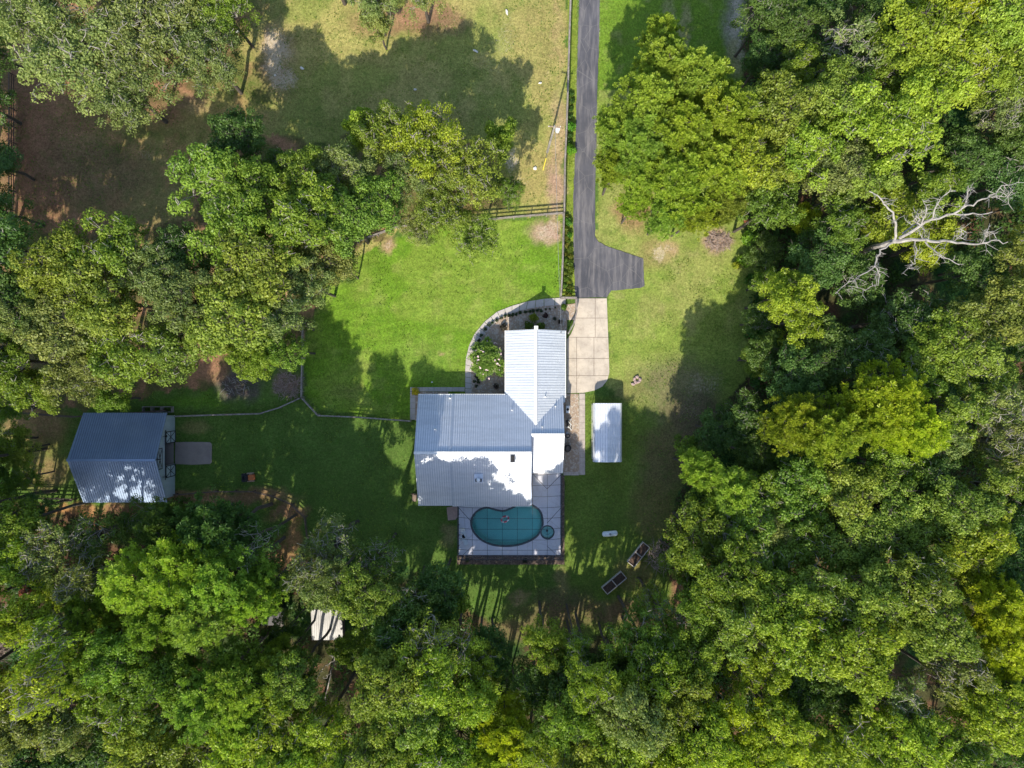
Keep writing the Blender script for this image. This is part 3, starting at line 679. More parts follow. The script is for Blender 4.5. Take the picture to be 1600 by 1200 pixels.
bmesh.ops.translate(bm, vec=(-pool_c[0], -pool_c[1], 0), verts=bm.verts[:])
me = bpy.data.meshes.new('deck'); bm.to_mesh(me); me.materials.append(M['deck']); dk = bpy.data.objects.new('deck', me); C.objects.link(dk); dk.parent = terr
ed = MB(); e = deckpoly
for i in range(len(e)): a, b = e[i], e[(i+1)%len(e)]; ed.add([(*a,-.1),(*b,-.1),(*b,dz),(*a,dz)], [(0,1,2,3)])
for k in range(1, 11):
    pass
world_part(ed, 'deck_edge', M['deck'], terr)
def ring(mb, lo, li, z0, z1):
    n = len(lo); vs = [(*p, z1) for p in lo]+[(*p, z1) for p in li]+[(*p, z0) for p in li]
    mb.add(vs, [(i,(i+1)%n,(i+1)%n+n,i+n) for i in range(n)]+[(i+n,(i+1)%n+n,(i+1)%n+2*n,i+2*n) for i in range(n)])
cp = MB(); ring(cp, kid_o, kidw, -.06, dz+.015)
M['coping'] = simple('dark tile', (.035, .05, .055), (.06, .08, .085), 3, .4)
world_part(cp, 'coping', M['coping'], terr)
cp = MB(); ring(cp, [(spc[0]+(a-spc[0])*1.12, spc[1]+(b-spc[1])*1.12) for a, b in spaw], [(spc[0]+(a-spc[0])*.93, spc[1]+(b-spc[1])*.93) for a, b in spaw], -.3, dz+.02); world_part(cp, 'spa_coping', M['coping'], terr)
# shell: rings narrowing to sloping floor
sh = MB(); kc = (sum(p[0] for p in kidw)/len(kidw), sum(p[1] for p in kidw)/len(kidw)); n = len(kidw)
def depth(x): t = (x-P(745,0)[0])/(P(845,0)[0]-P(745,0)[0]); return -(2.3-1.35*min(1, max(0, t*1.25-.1)))
layers = []
for s_, dd in ((1,0),(.99,.35),(.96,.8),(.86,1.0),(.6,1.0),(.3,1.0)):
    layers.append([(kc[0]+(p[0]-kc[0])*s_, kc[1]+(p[1]-kc[1])*s_, -.02+dd*depth(kc[0]+(p[0]-kc[0])*s_)) for p in kidw])
vs = [v for L in layers for v in L]; fs = []
for l in range(len(layers)-1):
    for i in range(n): fs.append((l*n+i, l*n+(i+1)%n, (l+1)*n+(i+1)%n, (l+1)*n+i))
vs.append((kc[0], kc[1], depth(kc[0]))); c0 = len(vs)-1; l = len(layers)-1
for i in range(n): fs.append((l*n+i, l*n+(i+1)%n, c0))
sh.add(vs, fs); world_part(sh, 'pool_shell', M['plaster'], terr, True)
ss = MB(); sp9 = [(spc[0]+(a-spc[0])*.93, spc[1]+(b-spc[1])*.93) for a, b in spaw]; sp5 = [(spc[0]+(a-spc[0])*.55, spc[1]+(b-spc[1])*.55) for a, b in spaw]
ring(ss, sp9, sp9, -.75, -.1); nn = len(sp9)
ss.add([(*p,-.02) for p in sp9]+[(*p,-.45) for p in sp9]+[(*p,-.45) for p in sp5]+[(*p,-.95) for p in sp5], [(i,(i+1)%nn,(i+1)%nn+nn,i+nn) for i in range(nn)]+[(i+nn,(i+1)%nn+nn,(i+1)%nn+2*nn,i+2*nn) for i in range(nn)]+[(i+2*nn,(i+1)%nn+2*nn,(i+1)%nn+3*nn,i+3*nn) for i in range(nn)]+[tuple(range(3*nn,4*nn))])
world_part(ss, 'spa_shell', M['plaster'], terr)
wt = MB(); wl_ = [[(v[0], v[1], v[2]*.985-.001) if l else (v[0], v[1], -.015) for v in L] for l, L in enumerate([[(kc[0]+(v[0]-kc[0])*.997, kc[1]+(v[1]-kc[1])*.997, v[2]) for v in L] for L in layers])]
wt.add([v for L in wl_ for v in L]+[(kc[0], kc[1], depth(kc[0])*.985)], [tuple(reversed(f)) for f in fs]+[tuple(range(n))]); world_part(wt, 'pool_water', M['water'], terr)
wt = MB(); wt.add([(*p, -.012) for p in sp9], [tuple(range(nn))]); world_part(wt, 'spa_water', M['water'], terr)
dr = MB(); dr.cyl((spc[0], spc[1], -.94), .16, .03, 14); world_part(dr, 'drain', M['dark'], terr)
fx, fy = P(789, 811)
fo = empty('inflatable_float', (fx, fy, -.015), 'pink and white inflatable ring floating in the kidney shaped pool', 'pool float', rz=R_(25))
for part, mt_, a0, a1 in (('ring', M['pinkvinyl'], 0, 360), ):
    mb_ = MB(); pts = [(.40*math.cos(R_(a))*1.25, .36*math.sin(R_(a)), .06) for a in range(0, 361, 15)]; mb_.tube(pts, .12, 9, False); mb_.build('ring', mt_, fo, True)
for q in range(4):
    a0 = q*90+15; pts = [(.40*math.cos(R_(a))*1.25, .36*math.sin(R_(a)), .062) for a in range(a0, a0+41, 8)]; mb_ = MB(); mb_.tube(pts, .125, 9); mb_.build('stripe', M['tank'], fo, True)
# small white chairs on the deck
def lounge(px, py, rz, label):
    o = empty('patio_lounger', (*P(px, py), dz), label, 'lounger', 'white loungers on the pool deck', rz)
    m = MB(); m.box(-.28,.28,-.7,.25,.26,.31); m.build('seat', M['tank'], o)
    m = MB(); m.add([(-.28,.25,.28),(.28,.25,.28),(.28,.8,.62),(-.28,.8,.62),(-.28,.25,.33),(.28,.25,.33),(.28,.78,.67),(-.28,.78,.67)], [(3,2,1,0),(4,5,6,7),(0,1,5,4),(1,2,6,5),(2,3,7,6),(3,0,4,7)]); m.build('backrest', M['tank'], o)
    for sx in (-.24,.24):
        for sy in (-.62,.2): m = MB(); m.box(sx-.02,sx+.02,sy-.02,sy+.02,0,.26); m.build('leg', M['grey'], o)
lounge(724.5, 832, R_(12), 'white pool lounger, the upper of two by the left screen wall')
lounge(725.5, 842, R_(-150), 'white pool lounger, the lower of two by the left screen wall')

# screen cage
cg = empty('pool_cage', (*P(798, 868), 0), 'dark framed insect screen cage over the pool terrace', 'pool cage')
zc0, zc1 = 2.5, 3.35
X0, X1 = P(717.5,0)[0], P(876,0)[0]; Y0 = P(0,867.5)[1]; Yn = yS-.25; Yn2 = yS2-.2
b_ = 2.0
fr = MB(); t_ = .07
def fb(a, b, w=t_): fr.bar(a, b, w, w)
def H(x, y):     # cage roof height, mansard from the three free sides
    d = min(x-X0, X1-x, y-Y0); return zc0+(zc1-zc0)*min(1, max(0, d/b_))
xs = [X0+(X1-X0)*i/7 for i in range(8)]
ys_ = [Y0+(Yn-Y0)*i/5 for i in range(6)]
ysE = [Yn+(Yn2-Yn)*i/3 for i in range(4)]
def poly3(a, b, n=12):
    p = [(a[0]+(b[0]-a[0])*i/n, a[1]+(b[1]-a[1])*i/n) for i in range(n+1)]
    q = [(x, y, H(x, y)) for x, y in p]
    for u, v in zip(q, q[1:]): fb(u, v, .042)
xe = P(831,0)[0]
for x in xs[1:-1]: poly3((x, Y0), (x, Yn if x < xe-.5 else Yn2))
for y in ys_[1:]: poly3((X0, y), (X1, y))
for y in ysE[1:]: poly3((xe, y), (X1, y))
fb((X0,Y0,zc0),(X1,Y0,zc0),.1); fb((X0,Y0,zc0),(X0,Yn,zc0),.1); fb((X1,Y0,zc0),(X1,Yn2,zc0),.1); fb((xe,Yn,zc0+.3),(xe,Yn2,zc0+.3),.08)
for (c, d) in (((X0,Y0),(1,1)), ((X1,Y0),(-1,1))):
    poly3(c, (c[0]+d[0]*b_*1.0, c[1]+d[1]*b_*1.0))
for (a, b2) in (((X0,Yn,zc0),(X0+b_,Yn-b_,zc1)), ((X1,Yn,zc0),(X1-b_,Yn-b_,zc1)), ((xe,Yn2,zc0),(xe+1.9,Yn2-1.9,zc1)), ((X1,Yn2,zc0),(X1-b_,Yn2-1.9,zc1)), ((X0, Y0+.02, .1), (X0+2.0, Y0+.02, 2.5)), ((X1, Y0+.02, .1), (X1-2.2, Y0+.02, 2.5))):
    fb(a, b2, .055)
world_part(fr, 'roof_frame', M['dark'], cg)
def post(x, y):
    m = MB(); m.box(x-.045,x+.045,y-.045,y+.045,.08,zc0); world_part(m, 'post', M['dark'], cg)
for x in xs: post(x, Y0)
for y in ys_[1:]: post(X0, y); post(X1, y)
for y in ysE[1:]: post(X1, y)
rl = MB()
rl.bar((X0,Y0,.85),(X1,Y0,.85),.05,.05); rl.bar((X0,Y0,.11),(X1,Y0,.11),.07,.07); rl.bar((X1,Y0,.85),(X1,Yn2,.85),.05,.05); rl.bar((X0,Y0,.85),(X0,Yn,.85),.05,.05); rl.bar((X1,Y0,.11),(X1,Yn2,.11),.07,.07)
world_part(rl, 'side_rail', M['dark'], cg)
sc = MB()
gxs = sorted(set([X0, X0+b_, X1-b_, X1, xe])); 
def quad(x0, x1, y0, y1): sc.add([(x0,y0,H(x0,y0)+.04),(x1,y0,H(x1,y0)+.04),(x1,y1,H(x1,y1)+.04),(x0,y1,H(x0,y1)+.04)], [(0,1,2,3)])
GX = list(np.linspace(X0, X1, 29)); GY = list(np.linspace(Y0, Yn, 17)); 
for a, b2 in zip(GX, GX[1:]):
    for c, d in zip(GY, GY[1:]): quad(a, b2, c, d)
for a, b2 in zip(np.linspace(xe, X1, 9), list(np.linspace(xe, X1, 9))[1:]): quad(a, b2, Yn, Yn2)
sc.add([(X0,Y0,.1),(X1,Y0,.1),(X1,Y0,zc0),(X0,Y0,zc0)], [(0,1,2,3)]); sc.add([(X1,Y0,.1),(X1,Yn2,.1),(X1,Yn2,zc0),(X1,Y0,zc0)], [(0,1,2,3)]); sc.add([(X0,Y0,.1),(X0,Yn,.1),(X0,Yn,zc0),(X0,Y0,zc0)], [(3,2,1,0)])
world_part(sc, 'screen', M['screen'], cg)

# ---------------------------------------------------------------- barn
bx0 = -56.05; bx1 = -45.12; byN = -3.77; byS = -15.49; byR = (byN+byS)/2; bz, bzr = 3.0, 6.0
barn = empty('barn', ((bx0+bx1)/2, byR, 0), 'barn with a blue grey ribbed metal roof and pale siding, at left', 'barn')
br = MB(); br.m2 = M['ribshade_blue']
br.slab([(bx0,byN,bz),(bx0-.3,byR,bzr),(bx1+.0,byR,bzr),(bx1,byN,bz)], .14); br.slab([(bx0-.3,byR,bzr),(bx0,byS,bz),(bx1,byS,bz),(bx1,byR,bzr)], .14)
x = bx0+.15
while x < bx1:
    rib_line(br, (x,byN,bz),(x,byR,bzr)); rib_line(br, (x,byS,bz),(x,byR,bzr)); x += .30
cap(br, (bx0-.3,byR,bzr),(bx1,byR,bzr),.3)
world_part(br, 'roof', M['roofblue'], barn)
bw = MB(); wx1 = bx1-.38; wx0 = bx0+.3; wyN = byN-.45; wyS = byS+.45; t = .15
bw.box(wx0,wx1,wyS,wyS+t,0,2.95); bw.box(wx0,wx1,wyN-t,wyN,0,2.95); bw.box(wx0,wx0+t,wyS+t,wyN-t,0,2.95)
dy0, dy1 = P(0,725)[1]-.0, P(0,691.5)[1]
dy0, dy1 = -10.75, -7.85
bw.box(wx1-t,wx1,wyS+t,dy0,0,2.95); bw.box(wx1-t,wx1,dy1,wyN-t,0,2.95); bw.box(wx1-t,wx1,dy0,dy1,2.75,2.95)
for xa, xb in ((wx0,wx0+t),(wx1-t,wx1)):
    # gable with loft opening handled by trim boxes proud of it
    bw.add([(xa,wyS,2.951),(xa,wyN,2.951),(xa,byR,5.7),(xb,wyS,2.951),(xb,wyN,2.951),(xb,byR,5.7)], [(0,1,2),(5,4,3),(0,2,5,3),(1,4,5,2)])
yy = wyS+.3
while yy < wyN-.2:
    if not (dy0-.1 < yy < dy1+.1): bw.bar((wx1+.012,yy,.05),(wx1+.012,yy,min(2.95, 9)),.05,.03)
    yy += .6
world_part(bw, 'wall', M['barnwall'], barn)
ins = MB(); ins.box(wx0+.2, wx1-.16, wyS+.2, wyN-.2, .02, .06); world_part(ins, 'barn_floor', M['slab'], barn)
def xdoor(y0, y1, z0, z1, name, lab=None):
    m = MB(); xw = wx1+.05; m.box(xw, xw+.05, y0, y1, z0, z1); o = world_part(m, name, M['barnwall'], barn)
    if lab: o['label'] = lab
    f = MB(); tt = .1
    for (a, b, c, d) in ((y0,y1,z0,z0+tt),(y0,y1,z1-tt,z1)): f.box(xw+.051,xw+.09,a,b,c,d)
    for (a, b) in ((y0,y0+tt),(y1-tt,y1)): f.box(xw+.051,xw+.09,a,b,z0+tt+.001,z1-tt-.001)
    ym = (y0+y1)/2; f.box(xw+.051,xw+.085,y0+tt,y1-tt,(z0+z1)/2-.05,(z0+z1)/2+.05)
    f.bar((xw+.07,y0+tt,z0+tt),(xw+.07,y1-tt,z1-tt),.07,.03,(1,0,0)); f.bar((xw+.072,y0+tt,z1-tt),(xw+.072,y1-tt,z0+tt),.07,.03,(1,0,0))
    world_part(f, 'brace', M['black'], o)
xdoor(dy1+.0, dy1+1.6, .1, 2.75, 'sliding_door'); xdoor(dy0-1.6, dy0, .1, 2.75, 'sliding_door')
tr = MB(); tr.box(wx1+.11, wx1+.16, dy0-1.8, dy1+1.8, 2.78, 2.9); world_part(tr, 'door_track', M['black'], barn)
xdoor(byR-1.4, byR+1.35, 3.7, 4.95, 'loft_door')
for yy in (dy1+.75+.3, dy0-1.35):
    l = MB(); l.tube([(wx1,yy,3.4),(wx1+.25,yy,3.6),(wx1+.42,yy,3.5)], .03, 6); l.cyl((wx1+.42,yy,3.3), .17, .2, 12, .05); world_part(l, 'wall_lamp', M['black'], barn)
hb = MB(); hb.bar((wx1,byR+.05,5.45),(bx1+.35,byR+.05,5.6),.12,.14); hb.cyl((bx1+.3,byR+.05,5.3), .08,.25,8); world_part(hb, 'hoist_beam', M['dark'], barn)
# timber bins behind the barn
tb = empty('timber_bins', (*P(250, 640), 0), 'row of weathered timber bins behind the barn', 'bins')
for i, (a, b) in enumerate(((226,240),(241,255),(256,272))):
    m = MB(); (u, v), (u2, v2) = P(a, 644), P(b, 635)
    m.box(u,u2,v,v+.08,0,.7); m.box(u,u2,v2-.08,v2,0,.7); m.box(u,u+.08,v+.081,v2-.081,0,.7); m.box(u2-.08,u2,v+.081,v2-.081,0,.7); world_part(m, 'bin', M['fence'], tb)

# ---------------------------------------------------------------- carport
cpz = 2.5
a0 = P(927,630,cpz); a1 = P(972.5,722,cpz)
cpt = empty('carport', ((a0[0]+a1[0])/2, (a0[1]+a1[1])/2, 0), 'free standing carport with a white ribbed metal roof right of the house', 'carport')
m = MB(); xa, xb, ya, yb = a0[0], a1[0], a1[1], a0[1]; xm = (xa+xb)/2
prof = [(xa,cpz-.55),(xa+.03,cpz-.3),(xa+.22,cpz-.02),(xa+.5,cpz+.05),(xm,cpz+.32),(xb-.5,cpz+.05),(xb-.22,cpz-.02),(xb-.03,cpz-.3),(xb,cpz-.55)]
dense = []
for (p, q) in zip(prof, prof[1:]):
    nn_ = max(1, int(math.hypot(q[0]-p[0], q[1]-p[1])/.1))
    dense += [(p[0]+(q[0]-p[0])*i/nn_, p[1]+(q[1]-p[1])*i/nn_) for i in range(nn_)]
dense.append(prof[-1])
top = [(x, z) for x, z in dense]
vs = [(x, ya, z) for x, z in top]+[(x, yb, z) for x, z in top]+[(x, ya, z-.03) for x, z in top]+[(x, yb, z-.03) for x, z in top]; k = len(top)
m.add(vs, [(i,i+1,i+1+k,i+k) for i in range(k-1)]+[(i+2*k+k,i+1+2*k+k,i+1+2*k,i+2*k) for i in range(k-1)]+[(i+2*k,i+1+2*k,i+1,i) for i in range(k-1)]+[(i+k,i+1+k,i+1+3*k,i+3*k) for i in range(k-1)])
x = xa+.25
def zc(x):
    for p, q in zip(prof, prof[1:]):
        if p[0] <= x <= q[0]: return p[1]+(q[1]-p[1])*(x-p[0])/(q[0]-p[0])
    return cpz
m.m2 = M['ribshade_white']
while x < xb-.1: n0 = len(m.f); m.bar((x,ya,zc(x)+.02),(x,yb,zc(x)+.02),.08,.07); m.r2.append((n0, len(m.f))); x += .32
world_part(m, 'roof', M['roofwhite'], cpt)
for yy in np.linspace(ya+.3, yb-.3, 4):
    for xx in (xa+.12, xb-.12):
        m = MB(); m.box(xx-.03,xx+.03,yy-.03,yy+.03,0,cpz-.35); world_part(m, 'post', M['white'], cpt)
for xx in (xa+.12, xb-.12): m = MB(); m.box(xx-.035,xx+.035,ya+.15,yb-.15,.0,.05); world_part(m, 'base_rail', M['white'], cpt)
for yy in np.linspace(ya+.3, yb-.3, 4):
    m = MB(); m.bar((xa+.1,yy,cpz-.36),(xm,yy,cpz+.22),.05,.05); m.bar((xm,yy,cpz+.22),(xb-.1,yy,cpz-.36),.05,.05)
    world_part(m, 'truss', M['white'], cpt)

# ---------------------------------------------------------------- small shed and dark lean-to
sh0 = P(486,952,2.6); sh1 = P(536,1000,2.3)
shed = empty('small_shed', ((sh0[0]+sh1[0])/2, (sh0[1]+sh1[1])/2, 0), 'small shed with a weathered white ribbed tin roof, half under a tree', 'shed')
m = MB(); m.slab([(sh0[0],sh0[1],2.75),(sh0[0]+.1,sh1[1],2.3),(sh1[0],sh1[1],2.3),(sh1[0]-.1,sh0[1],2.75)], .06)
x = sh0[0]+.1
while x < sh1[0]-.05: m.bar((x,sh0[1],2.77),(x,sh1[1],2.32),.07,.06); x += .28
world_part(m, 'roof', M['rooftin'], shed)
m = MB(); m.box(sh0[0]+.3,sh1[0]-.3,sh1[1]+.2,sh0[1]-.2,0,2.2); world_part(m, 'wall', M['fencedark'], shed)
m = MB(); m.box(sh0[0]+1.2,sh0[0]+2.1,sh1[1]+.14,sh1[1]+.198,.05,1.95); world_part(m, 'door', M['fence'], shed)
l0 = P(408,955,2.0); l1 = P(442,978,2.0)
lt = empty('dark_lean_to', ((l0[0]+l1[0])/2, (l0[1]+l1[1])/2, 0), 'small dark roofed lean-to littered with leaves, left of the small shed', 'lean-to')
m = MB(); m.slab([(l0[0],l0[1],2.1),(l0[0],l1[1],1.8),(l1[0],l1[1],1.8),(l1[0],l0[1],2.1)], .06); world_part(m, 'roof', M['dark'], lt)
m = MB(); m.box(l0[0]+.2,l1[0]-.2,l1[1]+.2,l0[1]-.2,0,1.7); world_part(m, 'wall', M['fencedark'], lt)
m = MB(); m.box(l1[0]-.35,l1[0]+.1,l1[1]-.1,l0[1]+.1,1.86,2.16); world_part(m, 'edge_trim', M['fence'], lt)

# ---------------------------------------------------------------- fences
def fence(pts, label, mat='fence', h=1.3, gate=None, sp=2.35, name='board_fence'):
    w_ = [Vector((*P(*p), 0)) for p in pts]; root = empty(name, w_[0], label, 'fence')
    L = []; 
    for a, b in zip(w_, w_[1:]):
        n = max(1, round((b-a).length/sp)); L += [a.lerp(b, i/n) for i in range(n)]
    L.append(w_[-1])
    for i, p in enumerate(L[:98]):
        m = MB(); m.box(p.x-.06,p.x+.06,p.y-.06,p.y+.06,-.05,h+.05); world_part(m, 'post', M[mat], root)
    for z in (.35, .78, h-.09):
        m = MB()
        for a, b in zip(L, L[1:]):
            d = (b-a).normalized(); s = Vector((d.y, -d.x, 0))*.085
            m.bar(a+s+Vector((0,0,z)), b+s+Vector((0,0,z)), .035, .15)
        world_part(m, 'rail', M[mat], root)
    m = MB()
    for a, b in zip(L, L[1:]):
        m.bar(a+Vector((0,0,h+.065)), b+Vector((0,0,h+.065)), .15, .03)
    world_part(m, 'top_board', M[mat], root)
fence([(892,-240),(891,0),(889,60),(887,130),(885,190),(882,262),(881,334)], 'long board fence along the left edge of the driveway beside the paddock')
fence([(880.5,336),(879,400),(876,464)], 'board fence between the green lawn and the planted driveway strip')
fence([(879,336),(803,342),(774,345),(683,351),(623,357),(560,380)], 'board fence across the top of the green lawn, partly under trees', 'fence')
fence([(876,466.5),(899,466.5)], 'short fence section between the curved walkway and the concrete apron')
fence([(899.5,468),(900,488),(896,506),(887,522)], 'short curved fence section beside the garage corner and apron', sp=1.6)
fence([(477,505),(476,560),(475,620)], 'board fence on the left side of the green lawn')
fence([(476,622),(499,647)], 'short diagonal fence panel between two lawns')
fence([(500,648.5),(560,651),(643,657)], 'board fence from the diagonal panel to the west corner of the house')
fence([(473,622),(440,637),(410,646),(340,648),(280,650)], 'board fence from the barn to the lower left corner of the green lawn')
fence([(262,641),(200,646),(120,651),(36,645),(-60,640)], 'board fence running left behind the barn', 'fencedark')
fence([(278,771),(340,766),(400,766),(430,773),(460,786),(480,806),(484,838)], 'dark curving fence below the barn lawn', 'fencedark')
fence([(25,120),(25,200),(25,300),(22,360)], 'dark fence along the left edge of the paddock', 'fencedark')
fence([(-60,774),(60,776),(122,778)], 'dark fence left of the barn', 'fencedark')

# ---------------------------------------------------------------- utility pole
pb = Vector((*P(855,238), 0)); pt = Vector((pb.x+.45, pb.y+.15, 9.4))
up = empty('utility_pole', pb, 'leaning wooden utility pole with pale transformer beside the paddock fence', 'utility pole')
m = MB(); m.tube([pb, pt], [.16, .11], 10); world_part(m, 'pole', M['deadwood'], up)
m = MB(); m.bar(pt+Vector((-.8,.1,-.35)), pt+Vector((.8,-.1,-.35)), .1, .12); world_part(m, 'crossarm', M['timber'], up)
m = MB(); c = pt+Vector((.42,-.1,-1.5)); m.cyl(c, .26, .8, 14); m.cyl(c+Vector((0,0,.8)), .27, .06, 14, .1); o = world_part(m, 'transformer', M['tank'], up)
m = MB(); m.cyl(c+Vector((.0,.1,.86)), .04, .22, 6); m.cyl(c+Vector((0,-.1,.86)), .04, .22, 6); world_part(m, 'bushing', M['white'], o)
for q in (-.7, 0, .7): m = MB(); m.cyl(pt+Vector((q,0,-.28)), .05, .18, 8); world_part(m, 'insulator', M['white'], up)
ga = Vector((*P(848,267), 0)); m = MB(); m.tube([ga, pt+Vector((0,0,-.5))], .02, 5); world_part(m, 'guy_wire', M['grey'], up)
m = MB(); gd = (pt-ga).normalized(); m.tube([ga+gd*.2, ga+gd*3.0], .06, 7); world_part(m, 'guy_guard', M['yellow'], up)
wr = MB(); a = pt+Vector((.1,-.1,-.5)); b = Vector((mx, my, 4.35)); pts = [a.lerp(b, i/24)-Vector((0,0,1.3*4*(i/24)*(1-i/24))) for i in range(25)]; wr.tube(pts, .022, 5)
wr.build('service_cable', M['grey'], label='thin overhead cable from the utility pole to the garage roof', cat='cable')

# ---------------------------------------------------------------- yard objects
tk = empty('propane_tank', (*P(952,832.5), 0), 'white horizontal propane tank on the lawn right of the pool', 'propane tank', rz=R_(5))
m = MB(); r = .36; L_ = 1.05
pts = [(-L_,0,.55)]; rad = [.03]
for i in range(1, 7): a = i/6*math.pi/2; pts.append((-L_+.3*(1-math.cos(a)),0,.55)); rad.append(r*math.sin(a))
pts += [(-x,0,z) for x,_,z in pts[::-1]]; rad += rad[::-1]
m.tube(pts, rad, 20); m.build('tank_body', M['tank'], tk, True)
m = MB(); m.cyl((0,0,.88), .16, .12, 14); m.build('lid', M['grey'], tk)
for s_ in (-.6,.6): m = MB(); m.box(s_-.05,s_+.05,-.25,.25,0,.24); m.build('leg', M['grey'], tk)
def planter(px, py, rz, label):
    o = empty('planter_box', (*P(px,py),0), label, 'planter', 'raised planters on the lawn', rz); w2, l2, h2 = .62, 1.72, .5
    m = MB(); t2 = .09
    m.box(-l2,l2,-w2,-w2+t2,0,h2); m.box(-l2,l2,w2-t2,w2,0,h2); m.box(-l2,-l2+t2,-w2+t2+.001,w2-t2-.001,0,h2); m.box(l2-t2,l2,-w2+t2+.001,w2-t2-.001,0,h2); m.build('frame', M['paletimber'], o)
    m = MB(); m.box(-.06,.06,-w2+t2+.002,w2-t2-.002,.1,h2+.01); m.build('divider', M['paletimber'], o)
    rg = np.random.RandomState(int(px)); m = MB(); nx_, ny_ = 26, 10
    xs2 = np.linspace(-l2+t2, l2-t2, nx_); ys2 = np.linspace(-w2+t2, w2-t2, ny_)
    m.add([(x,y,h2-.14+rg.uniform(-.03,.05)) for y in ys2 for x in xs2], [(j*nx_+i,j*nx_+i+1,(j+1)*nx_+i+1,(j+1)*nx_+i) for j in range(ny_-1) for i in range(nx_-1)]); m.build('soil', M['soil'], o)
    return o
planter(959,909.5,R_(40),'raised timber planter box of two bays, the lower left one of the pair')
planter(997,865.5,R_(51),'raised timber planter box of two bays, the upper right one of the pair beside brush')
# riding mower
mw = empty('riding_mower', (*P(389.5,745.5),0), 'orange and black riding mower parked on the shaded lawn right of the barn', 'mower', rz=R_(4))
m = MB(); m.box(.1,.85,-.36,.36,.38,.72); m.box(.85,.93,-.3,.3,.34,.66); m.build('hood', M['orange'], mw)
m = MB(); m.box(-.85,.1,-.45,.45,.3,.5); m.box(-.85,-.25,.32,.5,.5,.62); m.box(-.85,-.25,-.5,-.32,.5,.62); m.build('body', M['black'], mw)
m = MB(); m.box(-.55,-.1,-.24,.24,.52,.66); m.box(-.66,-.55,-.24,.24,.56,1.0); m.build('seat', M['black'], mw)
m = MB(); m.box(-.2,.75,-.62,.62,.14,.3); m.build('cutting_deck', M['tan'], mw)
m = MB(); m.tube([(.2,0,.7),(.08,0,.95)], .025, 6); m.tube([(.05+.17*math.sin(R_(a))*.4, .17*math.cos(R_(a)), .96+.17*math.sin(R_(a))*.3) for a in range(0,361,30)], .02, 6, False); m.build('steering_wheel', M['black'], mw)
for (x, y, r) in ((.68,.42,.2),(.68,-.42,.2),(-.55,.5,.3),(-.55,-.5,.3)):
    w9 = empty_ = None
    m = MB(); wd = .1 if r < .25 else .14
    m.tube([(x,y-wd/2,r),(x,y+wd/2,r)], r, 18); o = m.build('wheel', M['black'], mw, True); m = MB(); m.tube([(x,y-wd/2-.01,r),(x,y+wd/2+.01,r)], r*.45, 12); m.build('rim', M['tan'], o)
# equipment along the east wall
ac = empty('air_conditioner', (*P(886.5,639.5),0), 'pale boxy air conditioner against the east wall, nearest the apron', 'air conditioner')
m = MB(); m.box(-.22,.22,-.48,.48,0,.8); m.build('casing', M['tank'], ac); m = MB(); m.cyl((0,0,.802), .18, .03, 14); m.build('fan_grille', M['black'], ac)
pu = empty('pool_pump', (*P(887,662),0), 'dark pool pump with pale pipes against the east wall', 'pump')
m = MB(); m.cyl((0,.3,0), .25, .7, 14); m.build('filter_tank', M['black'], pu); m = MB(); m.tube([(0,-.3,.2),(0,.05,.2)], .14, 10); m.build('pump_motor', M['dark'], pu)
m = MB(); m.tube([(-.2,-.5,.3),(.3,-.5,.3),(.42,-.1,.32),(.1,.3,.74)], .05, 7); m.tube([(.0,-.3,.36),(.42,-.75,.36),(.45,-.9,.2)], .05, 7); m.tube([(.1,.5,.3),(.5,.55,.3)], .05, 7); m.build('pipe', M['white'], pu)
hz_ = empty('hose_reel', (*P(887,681),0), 'coiled hose beside the dark barrel on the east wall', 'hose')
m = MB(); m.tube([((.2+.02*(a//360))*math.cos(R_(a)), (.2+.02*(a//360))*math.sin(R_(a)), .05+a/360*.02) for a in range(0,1800,30)], .025, 5); m.build('hose', M['dark'], hz_)
m = MB(); m.box(-.25,.0,.3,.55,0,.4); m.build('meter_box', M['grey'], hz_)
bl = empty('barrel', (*P(886.5,700),0), 'large black barrel against the east wall', 'barrel')
m = MB(); m.tube([(0,0,0),(0,0,.2),(0,0,.5),(0,0,.85),(0,0,.9)], [.42,.47,.5,.46,.4], 22); m.build('drum', M['black'], bl, True); m = MB(); m.cyl((0,0,.9), .3, .04, 16); m.build('lid', M['dark'], bl)
# bins at south-west corner
bb = empty('wooden_steps', (*P(650,777),0), 'small wooden steps at the lower left corner of the house', 'steps')
m = MB(); m.box(-.5,.1,-.5,.5,0,.2); m.box(-.2,.1,-.5,.5,.2,.4); m.build('tread', M['timber'], bb); m = MB(); m.bar((-.5,.55,0),(-.5,.55,.9),.08); m.bar((.1,.55,0),(.1,.55,1.1),.08); m.bar((-.5,.55,.9),(.1,.55,1.1),.07); m.build('handrail', M['fencedark'], bb)
# stones
def rock(px, py, sx, sy, sz, rz, label, mat='stone', name='rock', cat='rock', grp=None):
    r = random.Random(int(px*7+py)); m = MB(); m.sphere((0,0,sz*.4), 1, 9, 6, sz, sx, sy, .22, r)
    o = m.build(name, M[mat], None, False, label=label, cat=cat, group=grp); o.location = (*P(px,py),0); o.rotation_euler.z = rz
for (a, b, sx, sy, rz, lb) in ((792,19,.16,.42,.2,'curved white stone near the top of the paddock shadow'),(743,80,.42,.14,-.5,'long thin white stone in the shaded upper paddock'),(472,107,.30,.17,-.6,'oval white stone just right of the sandy patch'),
    (430,118,.2,.14,0,'small white stone on the sandy patch'),(649,140,.24,.15,0,'small white stone above the grove in shaded grass'),(372,50,.3,.22,.3,'white stone at the right edge of the big upper left oak'),
    (836,263,.26,.24,0,'round pale stone left of the utility pole'),(844,130,.26,.12,0,'flat pale stone in the sunny paddock near the driveway fence')):
    rock(a, b, sx, sy, .14, rz, lb)
